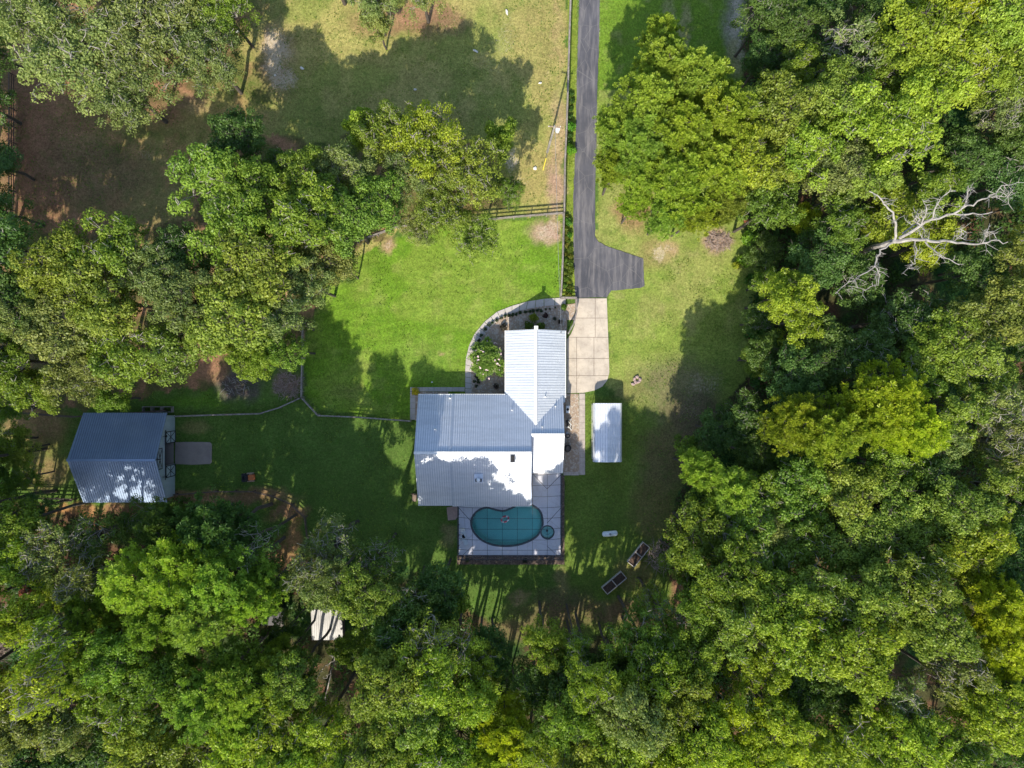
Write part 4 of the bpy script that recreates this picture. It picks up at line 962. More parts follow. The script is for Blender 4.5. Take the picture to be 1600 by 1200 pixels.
for i, (a, b) in enumerate(((989,600),(991,592),(993,597),(995.5,589),(997.5,597),(1000,593))): rock(a, b, .30, .2, .16, i*.9, f'rough pinkish field stone in a small heap on the east lawn, {ORD[i]} from the left', 'red', 'field_stone', 'stone', 'heap of stones on the east lawn')
rock(675,597,.1,.1,.08,0,'tiny white ball in the shade of the house roof','tank','ball','ball')

# brush piles of sticks
def brush(px, py, rx, ry, n, mat, label, seed, L=1.0, hgt=.6, name='brush_pile'):
    r = random.Random(seed); m = MB()
    for i in range(n):
        a = r.uniform(0, 6.28); d = math.sqrt(r.random()); x = rx*S*d*math.cos(a); y = ry*S*d*math.sin(a); z = r.uniform(.02, hgt*(1-d*.7)); b = r.uniform(0, 6.28); l = r.uniform(.3, 1)*L; e = r.uniform(-.3,.4)
        m.tube([(x,y,z),(x+l*.5*math.cos(b),y+l*.5*math.sin(b),z+e*.2),(x+l*math.cos(b+r.uniform(-.3,.3)),y+l*math.sin(b),max(.03,z+e*.4))], [.035,.025,.012], 4, False)
    o = m.build(name, M[mat], None, False, label=label, cat='brush pile'); o.location = (*P(px,py),0)
brush(1122,377,20,15,260,'brownwood','pile of pinkish brown brush on the sunny lawn right of the turning bay',3,.9)
brush(450,602,24,20,260,'brownwood','round heap of brown pine straw inside the fence corner',4,.8,.5)
brush(368,600,22,16,34,'deadwood','ash grey burn pile with pale logs above the barn lawn',5,1.5,.3,'burn_pile')
brush(1030,868,17,24,220,'brownwood','tangle of pinkish brush beside the upper right planter',6,1.3,1.0)
brush(1068,968,14,10,110,'deadwood','pale tangle of dead twigs at the lower woods edge',8,1.2,.9)

# ---------------------------------------------------------------- vegetation: leaf meshes
def leaf_mesh(name, pos, nrm, size, tone, rng, aspect=.62, mats=None):
    n = len(pos); nrm = nrm/np.maximum(np.linalg.norm(nrm, axis=1, keepdims=True), 1e-6)
    r = rng.normal(size=(n, 3)); t = np.cross(nrm, r); t /= np.maximum(np.linalg.norm(t, axis=1, keepdims=True), 1e-6); b = np.cross(nrm, t)
    s = (size*rng.uniform(.7, 1.35, n))[:, None]
    V = np.stack([pos-t*s, pos-b*s*aspect, pos+t*s, pos+b*s*aspect], 1).reshape(-1, 3)
    F = np.arange(4*n, dtype=np.int32)
    me = bpy.data.meshes.new(name); me.vertices.add(4*n); me.vertices.foreach_set('co', V.ravel())
    me.loops.add(4*n); me.loops.foreach_set('vertex_index', F); me.polygons.add(n)
    me.polygons.foreach_set('loop_start', np.arange(0, 4*n, 4, dtype=np.int32)); me.polygons.foreach_set('loop_total', np.full(n, 4, np.int32))
    me.update(calc_edges=True)
    a = me.attributes.new('tone', 'FLOAT', 'POINT'); a.data.foreach_set('value', np.repeat(tone, 4).astype(np.float32))
    me.materials.append(mats or M['leaf']); return me
def sph(rng, n, up=.0):
    v = rng.normal(size=(n, 3)); v /= np.linalg.norm(v, axis=1, keepdims=True)
    if up: v[:, 2] = np.where(v[:, 2] < -up, -v[:, 2], v[:, 2])
    return v
def limb(m, a, b, r0, r1, rng, bend=.12, n=4, sides=5):
    a = np.array(a, float); b = np.array(b, float); L = np.linalg.norm(b-a); pts = []
    for i in range(n+1):
        t = i/n; off = rng.normal(size=3)*bend*L*math.sin(math.pi*t)*.5; p = a+(b-a)*t+off; p[2] += L*.08*math.sin(math.pi*t); pts.append(p)
    m.tube([tuple(p) for p in pts], [r0+(r1-r0)*i/n for i in range(n+1)], sides, False); return pts
def broad_proto(seed, R, Ht, nl, per, leaf, vr=.5, gap=.1, bark='bark', pr=(.10, .18), np_=11, lr=.40):
    """crown = a few limb lobes of uneven height, each a loose dome of small leaf puffs"""
    rng = np.random.RandomState(seed); zc = Ht-R*vr; cs = []; rs = []; lobes = []
    for i in range(nl):
        az = i*2.39996+rng.uniform(-.5, .5); t = (i+.5)/nl; rr = R*(.72*math.sqrt(t))*rng.uniform(.8, 1.12)
        z = zc+R*vr*(math.sqrt(max(0, 1-(rr/R)**2))*rng.uniform(.45, 1.0)-.18); Lr = R*lr*rng.uniform(.75, 1.2)
        lobes.append((rr*math.cos(az), rr*math.sin(az), z, Lr))
        k = int(np_*rng.uniform(.8, 1.25)); st = rng.uniform(.8, 1.35); sa = rng.uniform(0, 3.14)
        for j in range(k):
            if rng.rand() < gap: continue
            d = sph(rng, 1, .12)[0]; q = rng.uniform(.55, 1.05)
            x = d[0]*q*Lr*st; y = d[1]*q*Lr/st; x, y = x*math.cos(sa)-y*math.sin(sa), x*math.sin(sa)+y*math.cos(sa)
            cs.append((lobes[-1][0]+x, lobes[-1][1]+y, z+d[2]*q*Lr*.72)); rs.append(R*rng.uniform(*pr))
    for i in range(nl*2):      # skirt of lower foliage
        az = rng.uniform(0, 6.28); rr = R*rng.uniform(.3, .85); cs.append((rr*math.cos(az), rr*math.sin(az), zc-R*vr*rng.uniform(.1, .8))); rs.append(R*rng.uniform(*pr)*1.2)
    Pn, Nn, Tn = [], [], []
    lt = [rng.uniform(.2, .8) for _ in range(nl)]
    for c, rb in zip(cs, rs):
        n = int(per*(rb/(R*.14))**2); d = sph(rng, n, .45); rr = rb*(rng.uniform(.25, 1.0, n)**.5*1.25)[:, None]
        p = np.array(c)+d*rr*np.array([1, 1, .62]); Pn.append(p); Nn.append(d*.62+rng.normal(size=(n, 3))*.42+np.array([0, 0, .22]))
        li = int(np.argmin([math.hypot(c[0]-l[0], c[1]-l[1]) for l in lobes])); Tn.append(np.clip(np.full(n, lt[li]+rng.uniform(-.22, .22))+rng.normal(size=n)*.08, 0, 1))
    crown = leaf_mesh('crown', np.concatenate(Pn), np.concatenate(Nn), leaf, np.concatenate(Tn), rng)
    m = MB(); tr = R*.032+.05
    fork = (rng.uniform(-.4, .4), rng.uniform(-.4, .4), zc-R*vr*.7)
    limb(m, (0, 0, -.2), fork, tr*1.35, tr, rng, .04, 4, 8)
    pale = []
    for (lx, ly, lz, Lr) in lobes:
        pp = limb(m, fork, (lx, ly, lz-Lr*.2), tr*.5, tr*.24, rng, .12, 4, 5)
        near = [c for c in cs if math.hypot(c[0]-lx, c[1]-ly) < Lr*1.2]
        for k in range(min(6, len(near))):
            n0 = len(m.f); c = np.array(near[rng.randint(len(near))]); e = c+np.array([0, 0, R*.10]); limb(m, (lx, ly, lz-Lr*.2), e, tr*.2, .03, rng, .18, 3, 4)
            for q in range(2): d = sph(rng, 1, .2)[0]; limb(m, c, c+d*Lr*.55, .06, .022, rng, .12, 2, 3)
            pale.append((n0, len(m.f)))
    m.m2 = M['palebark'] if bark == 'palebark' else None; m.r2 = pale
    return crown, m.mesh('trunk', M['bark'], True), R, Ht
def pine_proto(seed, R, Ht, nb, bark='bark'):
    rng = np.random.RandomState(seed); zc = Ht-R*.75
    m = MB(); tr = .2+R*.02; limb(m, (0, 0, -.2), (rng.uniform(-.3, .3), rng.uniform(-.3, .3), Ht-.6), tr, .06, rng, .02, 6, 8)
    cs = []; tn = []
    nbr = 26
    for i in range(nbr):
        t = (i+.5)/nbr; z0 = zc-R*.75+t*R*1.45; az = i*2.39996+rng.uniform(-.4, .4); L = R*math.sqrt(max(.05, 1-(t*.95)**2.2))*rng.uniform(.72, 1.1)
        e = np.array([math.cos(az)*L, math.sin(az)*L, z0+L*.22]); limb(m, (0, 0, z0), e, .07, .03, rng, .06, 3, 4); tone = rng.uniform(.15, .9)
        k = max(4, int(nb/nbr*L/R*1.3))
        for j in range(k):
            f = rng.uniform(.35, 1.04); side = rng.normal()*L*.20; c = np.array([math.cos(az)*L*f-math.sin(az)*side, math.sin(az)*L*f+math.cos(az)*side, z0+L*.22*f+rng.uniform(-.1, .55)])
            cs.append(c); tn.append(tone+rng.uniform(-.12, .12))
            if rng.rand() < .4: limb(m, np.array([math.cos(az)*L*f*.8, math.sin(az)*L*f*.8, z0+L*.2*f]), c, .03, .015, rng, .05, 2, 3)
    for j in range(34):
        az = j*2.39996; rr = R*.30*math.sqrt(rng.rand()); cs.append(np.array([rr*math.cos(az), rr*math.sin(az), Ht-.5-rr*.5+rng.uniform(-.3, .3)])); tn.append(rng.uniform(.4, .9))
    V, F, T = [], [], []
    for c, to in zip(cs, tn):
        nn_ = 32; d = sph(rng, nn_, .25); d[:, 2] = d[:, 2]*.75+.12; d /= np.linalg.norm(d, axis=1, keepdims=True); L = rng.uniform(.42, .62)*rng.uniform(.85, 1.1, nn_)[:, None]
        s = np.cross(d, rng.normal(size=(nn_, 3))); s /= np.linalg.norm(s, axis=1, keepdims=True); wd = .055
        a = c+d*L*.22-s*wd*.5; b = c+d*L*.22+s*wd*.5; e1 = c+d*L+s*wd; e2 = c+d*L-s*wd
        V.append(np.stack([a, b, e1, e2], 1).reshape(-1, 3)); T.append(np.full(nn_*4, np.clip(to, 0, 1)))
    V = np.concatenate(V); T = np.concatenate(T); n = len(V)//4
    me = bpy.data.meshes.new('crown'); me.vertices.add(4*n); me.vertices.foreach_set('co', V.ravel()); me.loops.add(4*n); me.loops.foreach_set('vertex_index', np.arange(4*n, dtype=np.int32))
    me.polygons.add(n); me.polygons.foreach_set('loop_start', np.arange(0, 4*n, 4, dtype=np.int32)); me.polygons.foreach_set('loop_total', np.full(n, 4, np.int32)); me.update(calc_edges=True)
    a = me.attributes.new('tone', 'FLOAT', 'POINT'); a.data.foreach_set('value', T.astype(np.float32)); me.materials.append(M['leaf'])
    return me, m.mesh('trunk', M[bark], True), R, Ht
M['pinebark'] = simple('pine bark', (.10, .085, .07), (.06, .05, .045), 5, .9)
PROTO = {
 'B': [broad_proto(100+i, 5.0, 16.5, [9,8,11,7,10,9,12,8][i], 95, .15, [.55,.66,.48,.6,.52,.7,.5,.6][i], .08, bark='palebark' if i % 2 else 'bark') for i in range(8)],
 'O': [broad_proto(200+i, 7.0, 13.5, 18, 110, .145, .42, .10, bark='palebark', pr=(.07, .13), np_=13, lr=.28) for i in range(4)],
 'L': [broad_proto(300+i, 4.6, 15, 9, 50, .14, .55, .2, bark='palebark', pr=(.09, .16), np_=9, lr=.4) for i in range(4)],
 'P': [pine_proto(400+i, 4.8, 23, 600, bark='pinebark') for i in range(5)],
 'S': [broad_proto(500+i, 2.4, 6.5, 6, 60, .12, .7, .05, pr=(.16, .24), np_=8) for i in range(4)],
}
COL = {'g1': (.215, .258, .068), 'g2': (.190, .280, .034), 'g3': (.285, .368, .034), 'g4': (.102, .176, .036), 'g5': (.275, .380, .048), 'g6': (.340, .405, .026), 'g7': (.240, .264, .048), 'g8': (.236, .304, .044)}
CNAME = {'g1': 'greyish green', 'g2': 'mid green', 'g3': 'yellow green', 'g4': 'dark green', 'g5': 'lime green', 'g6': 'bright yellow', 'g7': 'brownish olive', 'g8': 'olive green'}
KNAME = {'B': ('broadleaf_tree', 'broadleaf tree', 'tree'), 'O': ('oak_tree', 'spreading oak', 'tree'), 'L': ('thin_crowned_tree', 'sparse tree', 'tree'), 'P': ('pine_tree', 'pine', 'tree'), 'S': ('small_tree', 'small tree', 'tree')}
HDEF = {'B': 16, 'O': 13, 'L': 15, 'P': 22, 'S': 6}
trng = random.Random(77)
TREES = []
def add_tree(px, py, rpx, kind, col, h=None, fill=False):
    h = h or HDEF[kind]*trng.uniform(.92, 1.08)
    if kind != 'P' and h > 11:
        if py > 880: h *= 1.2 if px < 700 or px > 830 else 1.05
        elif px < 480 and 340 < py < 640: h *= 1.12
    zc = h*.8
    gx, gy = P(px, py, zc); R = rpx*S*(1-zc/D)
    if kind == 'B': R *= 1.06
    TREES.append(dict(px=px, py=py, x=gx, y=gy, R=R, h=h, k=kind, c=col, fill=fill))
T = """
-175 900 60 B g2 22;-190 980 60 B g2 22;-240 900 60 B g2 22;-180 1080 60 B g2 22;-110 1040 55 B g2 21;-260 1000 60 B g2 22;-60 1060 55 B g2 21
-60 400 55 B g2 19;-75 480 55 B g2 19;-60 560 55 B g2 18;-140 430 55 B g2 19;-150 520 55 B g4 18;-70 640 50 B g2 18;-130 610 50 B g4 17;-65 720 50 B g2 19;-55 800 50 B g2 20;-60 880 55 B g2 20;-130 780 50 B g4 19;-70 960 50 B g2 20;-130 340 50 B g4 18
-22 70 46 B g4 9;-30 160 46 B g4 9;-8 255 42 B g4 9;2 330 44 B g4 10;-40 320 50 B g4 10;-75 120 46 B g4 10;-80 210 46 B g4 10;5 690 32 B g2 8;32 700 26 B g8 7;40 745 24 B g2 7;-5 765 36 B g2 8;18 640 24 B g2 8;62 795 28 B g4 8;-30 720 36 B g4 9;962 262 30 P g3 15;1040 335 32 P g5 14;1085 335 32 P g3 15;992 318 24 P g3 13;1132 318 34 P g8 15;1030 60 30 P g5 16;1192 400 28 B g4 9;1186 500 26 B g4 9;1182 560 26 B g2 9;1200 440 24 B g2 10
120 85 95 O g1 13;235 60 95 O g1 13;330 95 62 O g1 12;200 145 62 O g1 12;60 10 70 O g1 13;350 15 55 O g2 12;285 -40 90 O g1 13;150 -50 90 O g1 13
580 -6 44 O g1 12;655 -28 52 O g1 12;588 34 24 S g1 9;510 -60 60 O g1 12
375 222 44 B g4 15;345 290 62 B g2 17;395 300 50 B g2 18;370 370 62 B g2 17;410 430 62 B g8 17;450 270 36 B g4 14;485 290 46 B g2 16;475 350 58 B g2 17;540 345 55 B g2 16;545 265 40 B g1 15
600 210 52 O g8 14;665 225 66 O g3 15;735 270 60 O g8 14;782 215 26 S g2 10;640 275 44 O g1 14;695 320 50 O g8 13;745 372 44 O g8 11;655 352 34 O g1 10;795 300 26 O g2 11;570 200 30 S g3 12;510 405 44 B g1 15;478 440 42 B g1 15;540 422 20 S g4 9;590 315 40 B g2 15
25 390 52 B g4 17;28 470 52 B g4 16;20 560 46 B g2 16;105 415 52 B g8 17;185 400 54 B g2 17;165 470 60 B g8 17;245 420 50 B g1 17;110 520 56 B g1 16;200 545 58 B g2 16;300 470 50 B g1 17;285 540 48 B g8 16;370 505 60 B g8 17;435 500 44 B g1 16;400 560 36 B g2 15;130 585 46 B g1 15;60 500 40 B g1 16;290 395 42 B g4 16;445 545 30 B g2 14;172 624 24 S g2 9;50 610 36 B g5 14
30 815 44 B g2 17;85 855 52 L g1 18;150 835 40 L g4 16;35 880 45 B g3 18;275 825 42 P g4 20;340 830 58 P g4 22;395 845 46 L g4 20;225 905 52 P g5 23;290 885 60 P g3 24;355 900 58 P g5 24;400 930 42 P g5 23;260 960 50 P g2 22;330 960 54 P g8 24;140 900 40 L g1 17
60 960 40 B g3 18;105 990 44 L g3 20;150 950 38 P g2 20;90 1060 54 L g3 21;30 1130 52 B g1 18;150 1040 50 P g8 20;195 1010 46 B g2 18;210 1090 60 B g2 18;270 1050 46 B g2 18;110 1120 54 B g1 17;330 1080 58 P g5 23;385 1060 56 P g5 23;395 1110 46 P g5 22;440 1030 38 P g5 20;60 1190 56 B g4 16;150 1180 54 B g4 16;235 1165 56 B g8 17;310 1180 54 B g8 17;180 970 32 S g7 12
520 850 50 L g1 17;490 885 40 L g1 17;570 925 42 B g8 17;590 870 42 L g4 16;516 905 40 B g1 16;540 1012 20 S g2 8;425 905 30 B g4 15;445 985 24 B g4 12;465 1050 42 B g8 17;430 1120 54 B g3 18;380 1170 56 B g3 18;500 1150 50 B g3 18;445 1185 50 B g3 18
640 935 42 B g4 15;690 915 38 B g4 13;625 985 48 B g4 16;672 985 46 L g8 17;612 1055 54 B g8 19;665 1050 54 B g3 19;710 1010 44 L g2 18;725 1080 48 B g3 19;640 1100 50 B g8 19;600 1150 50 B g8 18;660 1175 52 B g3 18;715 1150 50 B g2 18;745 1030 34 B g3 17;765 1010 34 B g4 12;790 1140 44 P g6 21;780 1180 44 P g3 21;560 1185 44 B g2 17;705 945 30 S g2 12
850 1000 34 B g2 15;845 1050 40 B g4 15;900 1030 40 B g4 14;925 1050 44 B g2 20.5;900 1005 28 L g2 15;890 1110 46 B g2 18;1000 1000 44 B g2 17;960 1040 36 B g4 15;1010 1045 42 B g3 18;985 1100 54 B g1 20;1050 1080 50 B g8 19;905 1170 54 B g8 18;835 1160 46 B g3 18;970 1165 50 B g5 18;1030 1165 50 B g3 19;1090 1140 48 B g3 19;1135 1100 46 B g6 18;1075 1020 44 B g2 17;1030 950 34 L g5 13;1055 1010 36 B g2 16;1015 930 30 L g8 10
1095 835 50 B g2 17;1150 815 52 B g2 18;1120 890 52 B g2 17;1175 870 54 B g8 18;1095 945 42 B g2 16;1150 960 54 B g8 18;1205 935 52 B g2 18;1250 990 62 B g3 19;1325 1000 64 B g3 19;1280 925 54 B g8 18;1350 930 52 B g8 18;1410 905 56 B g8 19;1445 965 54 B g8 19;1545 945 54 P g6 22;1570 1000 50 P g6 22;1480 1030 54 L g1 18;1395 1075 48 L g1 17;1240 1080 44 B g4 15;1300 1070 46 B g4 15;1180 1030 44 B g3 18;1210 1130 50 B g3 18;1330 1140 54 B g3 18;1400 1150 54 B g3 18;1480 1165 50 B g8 18;1530 1100 50 B g3 18;1590 1160 46 B g4 16;1160 1180 50 B g6 18;1270 1185 50 B g3 18;1595 1080 46 B g2 17;1065 880 34 B g2 15
1095 735 34 P g5 17;1135 765 46 P g5 18;1120 672 36 B g4 12;1160 650 34 B g4 13;1180 710 34 B g4 13;1075 700 20 S g2 9
1235 660 46 P g3 20;1290 675 52 P g3 21;1375 625 58 P g6 22;1410 670 48 P g6 22;1350 660 40 P g3 21;1480 645 42 B g8 18;1450 690 40 B g1 17;1555 640 46 L g1 18;1560 690 46 L g1 18;1240 765 52 B g2 18;1310 760 52 B g8 18;1200 770 40 B g2 17;1375 790 52 B g8 18;1430 745 50 B g4 17;1480 790 52 B g8 19;1540 755 44 B g8 18;1500 850 54 B g3 19;1430 850 48 B g8 18;1330 845 54 B g8 18;1255 845 50 B g2 18;1560 870 50 B g4 17;1590 780 40 B g4 16;1190 820 38 B g1 17;1380 720 42 B g2 17
1225 462 36 B g3 17;1240 500 38 B g3 17;1290 545 48 B g4 15;1345 560 52 B g4 16;1195 555 32 B g4 12;1400 500 50 B g4 15;1460 545 50 B g2 17;1520 570 48 B g8 17;1565 490 50 B g7 18;1585 400 44 B g7 18;1515 425 40 B g4 15;1330 440 44 B g4 14;1275 405 44 B g4 14;1310 350 38 B g2 16;1385 340 46 B g3 15;1450 300 46 B g2 15;1450 380 40 B g3 12;1256 338 20 S g6 9;1500 510 44 B g7 17;1240 590 44 B g4 16;1420 590 44 B g2 17
1035 110 46 P g5 19;1080 130 50 P g5 20;1010 165 48 P g5 20;1000 225 50 P g5 19;1060 210 54 P g3 20;1120 190 54 P g3 20;1060 280 50 P g3 19;1110 270 52 P g3 19;1000 285 34 P g5 16;960 205 36 P g5 16;1160 250 46 B g3 18;1150 185 40 B g8 18;1060 325 30 P g2 13
1215 180 52 B g8 18;1255 240 50 B g3 18;1200 270 44 B g8 17;1320 85 52 L g1 17;1340 190 54 B g3 19;1290 160 44 B g8 18;1400 220 58 B g3 19;1425 60 62 B g3 19;1490 20 56 B g6 19;1565 40 54 B g5 19;1500 110 54 B g3 19;1440 150 54 B g3 19;1560 120 48 B g8 18;1555 185 40 L g1 16;1495 250 44 B g4 14;1560 285 46 B g4 14;1235 60 44 B g4 14;1195 20 40 B g4 14;1190 95 34 B g4 13;1240 115 36 B g2 15;1345 280 46 B g8 17;1200 325 42 B g2 16;1290 270 46 B g1 17;1290 0 40 B g4 13;1370 20 40 B g4 14;1380 110 42 B g2 17;1590 220 40 B g4 15
"""
for item in T.replace('\n', ';').split(';'):
    q = item.split()
    if len(q) >= 5: add_tree(float(q[0]), float(q[1]), float(q[2])*1.06, q[3], q[4], float(q[5]) if len(q) > 5 else None)
# fillers between them
avoid = [(510,975,42),(425,965,26),(450,835,50),(515,1040,30),(1330,30,40),(1425,375,60),(1340,440,34),(960,960,60),(1060,960,40),(365,600,60),(880,980,90),(800,960,70),(1130,590,60),(130,790,50)]
tries = 0; frng = random.Random(9); nf = 0
gw = WOODS[0]
while tries < 7000 and nf < 74:
    tries += 1
    gx = frng.uniform(-60, 1660); gy = frng.uniform(-60, 1250); rp = frng.uniform(30, 42)
    if not inpoly(np.array(gx), np.array(gy), gw): continue
    h = frng.uniform(9, 13.5); zc = h*.8; ix = 800+(gx-800)/(1-zc/D); iy = 600+(gy-600)/(1-zc/D)
    if not (-70 < ix < 1670 and -70 < iy < 1290): continue
    if any(math.hypot(ix-a, iy-b) < r+rp*.8 for a, b, r in avoid): continue
    X_ = (gx-800)*S; Y_ = (600-gy)*S; Rn = rp*S*.9
    if any(math.hypot(X_-t['x'], Y_-t['y']) < .62*(Rn+t['R']) for t in TREES): continue
    TREES.append(dict(px=ix, py=iy, x=X_, y=Y_, R=Rn, h=h, k='B', c=frng.choice(['g4','g4','g2','g8']), fill=True)); nf += 1
for (gx, gy, rp, h) in ((735,985,24,9),(765,1010,28,10),(800,1040,28,10),(835,1030,26,9),(865,1020,26,9),(895,1040,30,10),(930,1030,28,10),(965,1020,26,9),(1000,1005,28,10),(1030,985,26,9),(1060,1000,30,11),(700,930,22,8),(660,905,20,8),(780,1075,30,11),(850,1085,30,11),(920,1090,30,11),(990,1075,30,11),(1050,1060,30,11)):
    zc = h*.8; TREES.append(dict(px=800+(gx-800)/(1-zc/D), py=600+(gy-600)/(1-zc/D), x=(gx-800)*S, y=(600-gy)*S, R=rp*S, h=h, k='B', c='g4' if int(gx) % 3 else 'g2', fill=True))
REG = [('paddock corner at upper left', lambda x, y: x < 430 and y < 190), ('top edge of the paddock', lambda x, y: x < 760 and y < 90),
 ('grove above the green lawn', lambda x, y: 330 < x < 820 and y < 400), ('grove left of the green lawn', lambda x, y: 330 <= x < 560 and y < 600),
 ('grove above the barn', lambda x, y: x < 330 and y < 660),
 ('woods just below the barn', lambda x, y: x < 420 and y < 1000), ('lower left corner woods', lambda x, y: x < 300), ('woods around the small shed', lambda x, y: x < 600 and y < 1060),
 ('bottom woods left of centre', lambda x, y: x < 560), ('woods below the pool cage', lambda x, y: x < 820 and y > 880), ('bottom centre woods', lambda x, y: x < 1110 and y > 900),
 ('woods beside the top of the driveway', lambda x, y: x < 1180 and y < 400), ('woods beside the planters', lambda x, y: x < 1230 and y > 780 and y < 1000),
 ('lower right corner woods', lambda x, y: y > 980), ('woods beside the east lawn', lambda x, y: x < 1300 and y > 400), ('woods around the bleached dead tree', lambda x, y: 280 < y < 600),
 ('top right corner woods', lambda x, y: y <= 280), ('right edge woods above the corner', lambda x, y: y > 780), ('right edge middle woods', lambda x, y: True)]
for t_ in TREES:
    for nm, f in REG:
        if f(t_['px'], t_['py']): t_['reg'] = nm; break
from collections import defaultdict
gd_ = defaultdict(list)
NUM = 'zero one two three four five six seven eight nine ten eleven twelve thirteen fourteen fifteen'.split()
for t_ in TREES:
    t_['edge'] = not (0 < t_['px'] < 1600 and 0 < t_['py'] < 1200)
    gd_[(t_['reg'], t_['k'], t_['c'], t_['fill'], t_['edge'])].append(t_)
for (rg_, k_, c_, fi, ed_), L in gd_.items():
    L.sort(key=lambda t: t['px']); kn = ('low tree' if fi else KNAME[k_][1])
    if ed_: kn = 'edge-cut '+kn
    for i, t_ in enumerate(L):
        nm = f'{CNAME[c_]} {kn}, {rg_}'
        if len(L) == 1: t_['label'] = 'only '+nm
        elif len(L) == 2: t_['label'] = f'{nm}, {"left" if i == 0 else "right"} one of two'
        else: t_['label'] = f'{nm}, {ORD[i]} from left of {NUM[len(L)]}'
used = defaultdict(int)
for t_ in TREES:
    k_ = t_['k']; pr = PROTO[k_]; i = used[k_] % len(pr); used[k_] += 1
    crown, trunk, R0, H0 = pr[i]
    nm, kn, cat = KNAME[k_]
    o = empty('understory_tree' if t_['fill'] else nm, (t_['x'], t_['y'], 0), t_['label'], cat, f'understory trees, {t_["reg"]}' if t_['fill'] else f'{kn}s, {t_["reg"]}', trng.uniform(0, 6.28))
    s = t_['R']/R0; o.scale = (s*trng.uniform(.94, 1.06), s*trng.uniform(.94, 1.06), t_['h']/H0)
    for nme, me in (('trunk', trunk), ('crown', crown)):
        c_ = bpy.data.objects.new(nme, me); C.objects.link(c_); c_.parent = o
        if nme == 'crown':
            b = COL[t_['c']]; v = trng.uniform(.86, 1.14); hu = trng.uniform(-.10, .10); c_.color = (b[0]*v*(1+hu), b[1]*v, b[2]*v*(1-hu), 1)

# ---------------------------------------------------------------- undergrowth as stuff
def undergrowth():
    rng = np.random.RandomState(3); n = 1500
    gx = rng.uniform(-40, 1640, n*6); gy = rng.uniform(-40, 1240, n*6)
    ok = inpoly(gx, gy, WOODS[0]) & (fbm(gx, gy, 50, 55) > .43)
    for a, b, r in ((520,960,40),(430,960,30),(1020,905,50),(960,985,60),(1085,640,40),(470,850,40)): ok &= np.hypot(gx-a, gy-b) > r
    gx = gx[ok][:3600]; gy = gy[ok][:3600]; Pn, Nn, Tn = [], [], []
    for a, b in zip(gx, gy):
        x, y = P(a, b); r = rng.uniform(.5, 1.3); h = rng.uniform(.4, 1.8); k = int(26*r*r+8); d = sph(rng, k, .1)
        Pn.append(np.array([x, y, h*.5])+d*np.array([r, r, h*.5])); Nn.append(d*.6+rng.normal(size=(k, 3))*.5+np.array([0, 0, .4])); Tn.append(np.full(k, rng.uniform(0, 1)))
    me = leaf_mesh('undergrowth', np.concatenate(Pn), np.concatenate(Nn), .2, np.concatenate(Tn), rng)
    o = bpy.data.objects.new('undergrowth', me); C.objects.link(o); o.color = (.06, .12, .02, 1); tag(o, 'low dark green undergrowth covering the woods floor', 'undergrowth', kind='stuff')
undergrowth()
def weeds():
    rng = np.random.RandomState(8); n = 60000
    gx = rng.uniform(-30, 1180, n); gy = rng.uniform(-30, 1000, n)
    f = fbm(gx, gy, 26, 91); ok = (f > .52)
    ok &= ~((gx > 640) & (gx < 920) & (gy > 460) & (gy < 885)) & ~((gx > 894) & (gx < 940) & (gy < 470)) & ~((gx > 895) & (gx < 1010) & (gy > 370) & (gy < 620))
    ok &= ~((gx > 100) & (gx < 335) & (gy > 630) & (gy < 790)); gx = gx[ok]; gy = gy[ok]; n = len(gx)
    pos = np.stack([(gx-800)*S, (600-gy)*S, rng.uniform(.0, .07, n)], -1); nr = rng.normal(size=(n, 3))*.5+np.array([0, 0, .7])
    me = leaf_mesh('grass_tufts', pos, nr, .085, rng.uniform(0, 1, n), rng, .7)
    o = bpy.data.objects.new('grass_tufts', me); C.objects.link(o); o.color = (.13, .20, .022, 1); tag(o, 'scattered tufts of longer grass over lawn and paddock', 'grass', kind='stuff')
weeds()

# ---------------------------------------------------------------- shrubs
def bush_mesh(seed, r, n, leaf, spiky=False, zs=.8):
    rng = np.random.RandomState(seed); Pn, Nn, Tn = [], [], []; nb = 9
    for i in range(nb):
        c = sph(rng, 1, .0)[0]*r*.5; c[2] = abs(c[2])*zs+r*zs*.5; k = n//nb; d = sph(rng, k, .4); Pn.append(c+d*r*.5*rng.uniform(.7, 1.15, k)[:, None]); Nn.append(d+rng.normal(size=(k, 3))*.5); Tn.append(np.full(k, rng.uniform(0, 1)))
    return leaf_mesh('foliage', np.concatenate(Pn), np.concatenate(Nn), leaf, np.concatenate(Tn), rng, .3 if spiky else .62)
def bush(px, py, rpx, col, label, grp=None, name='shrub', cat='shrub', seed=1, spiky=False, zs=.9, n=420, cache={}):
    r = rpx*S; key = (seed, spiky)
    if key not in cache: cache[key] = (bush_mesh(seed, 1.0, n, .16, spiky, zs))
    o = empty(name, (*P(px, py, r*.8), 0), label, cat, grp, rnd.uniform(0, 6.28)); o.scale = (r, r, r)
    f = bpy.data.objects.new('foliage', cache[key]); C.objects.link(f); f.parent = o; f.color = (*col, 1)
    m = MB(); m.tube([(0,0,0),(.05,.02,.4)], [.07,.05], 6); m.tube([(0,0,.1),(-.2,.1,.5)], [.05,.03], 5)
    if 'stem' not in cache: cache['stem'] = m.mesh('stem', M['bark'])
    st = bpy.data.objects.new('stem', cache['stem']); C.objects.link(st); st.parent = o
    return o
box = [(748,532),(753,524),(758,514),(764,508),(770,504.5),(776,500.5),(783,497),(789,494.5),(795,493),(801,492),(807,490.5),(813,488.5),(821,487.5),(827,486.5),(833,485.5),(840,485),(845.5,485),(853,483),(859,482.5),(868,480)]
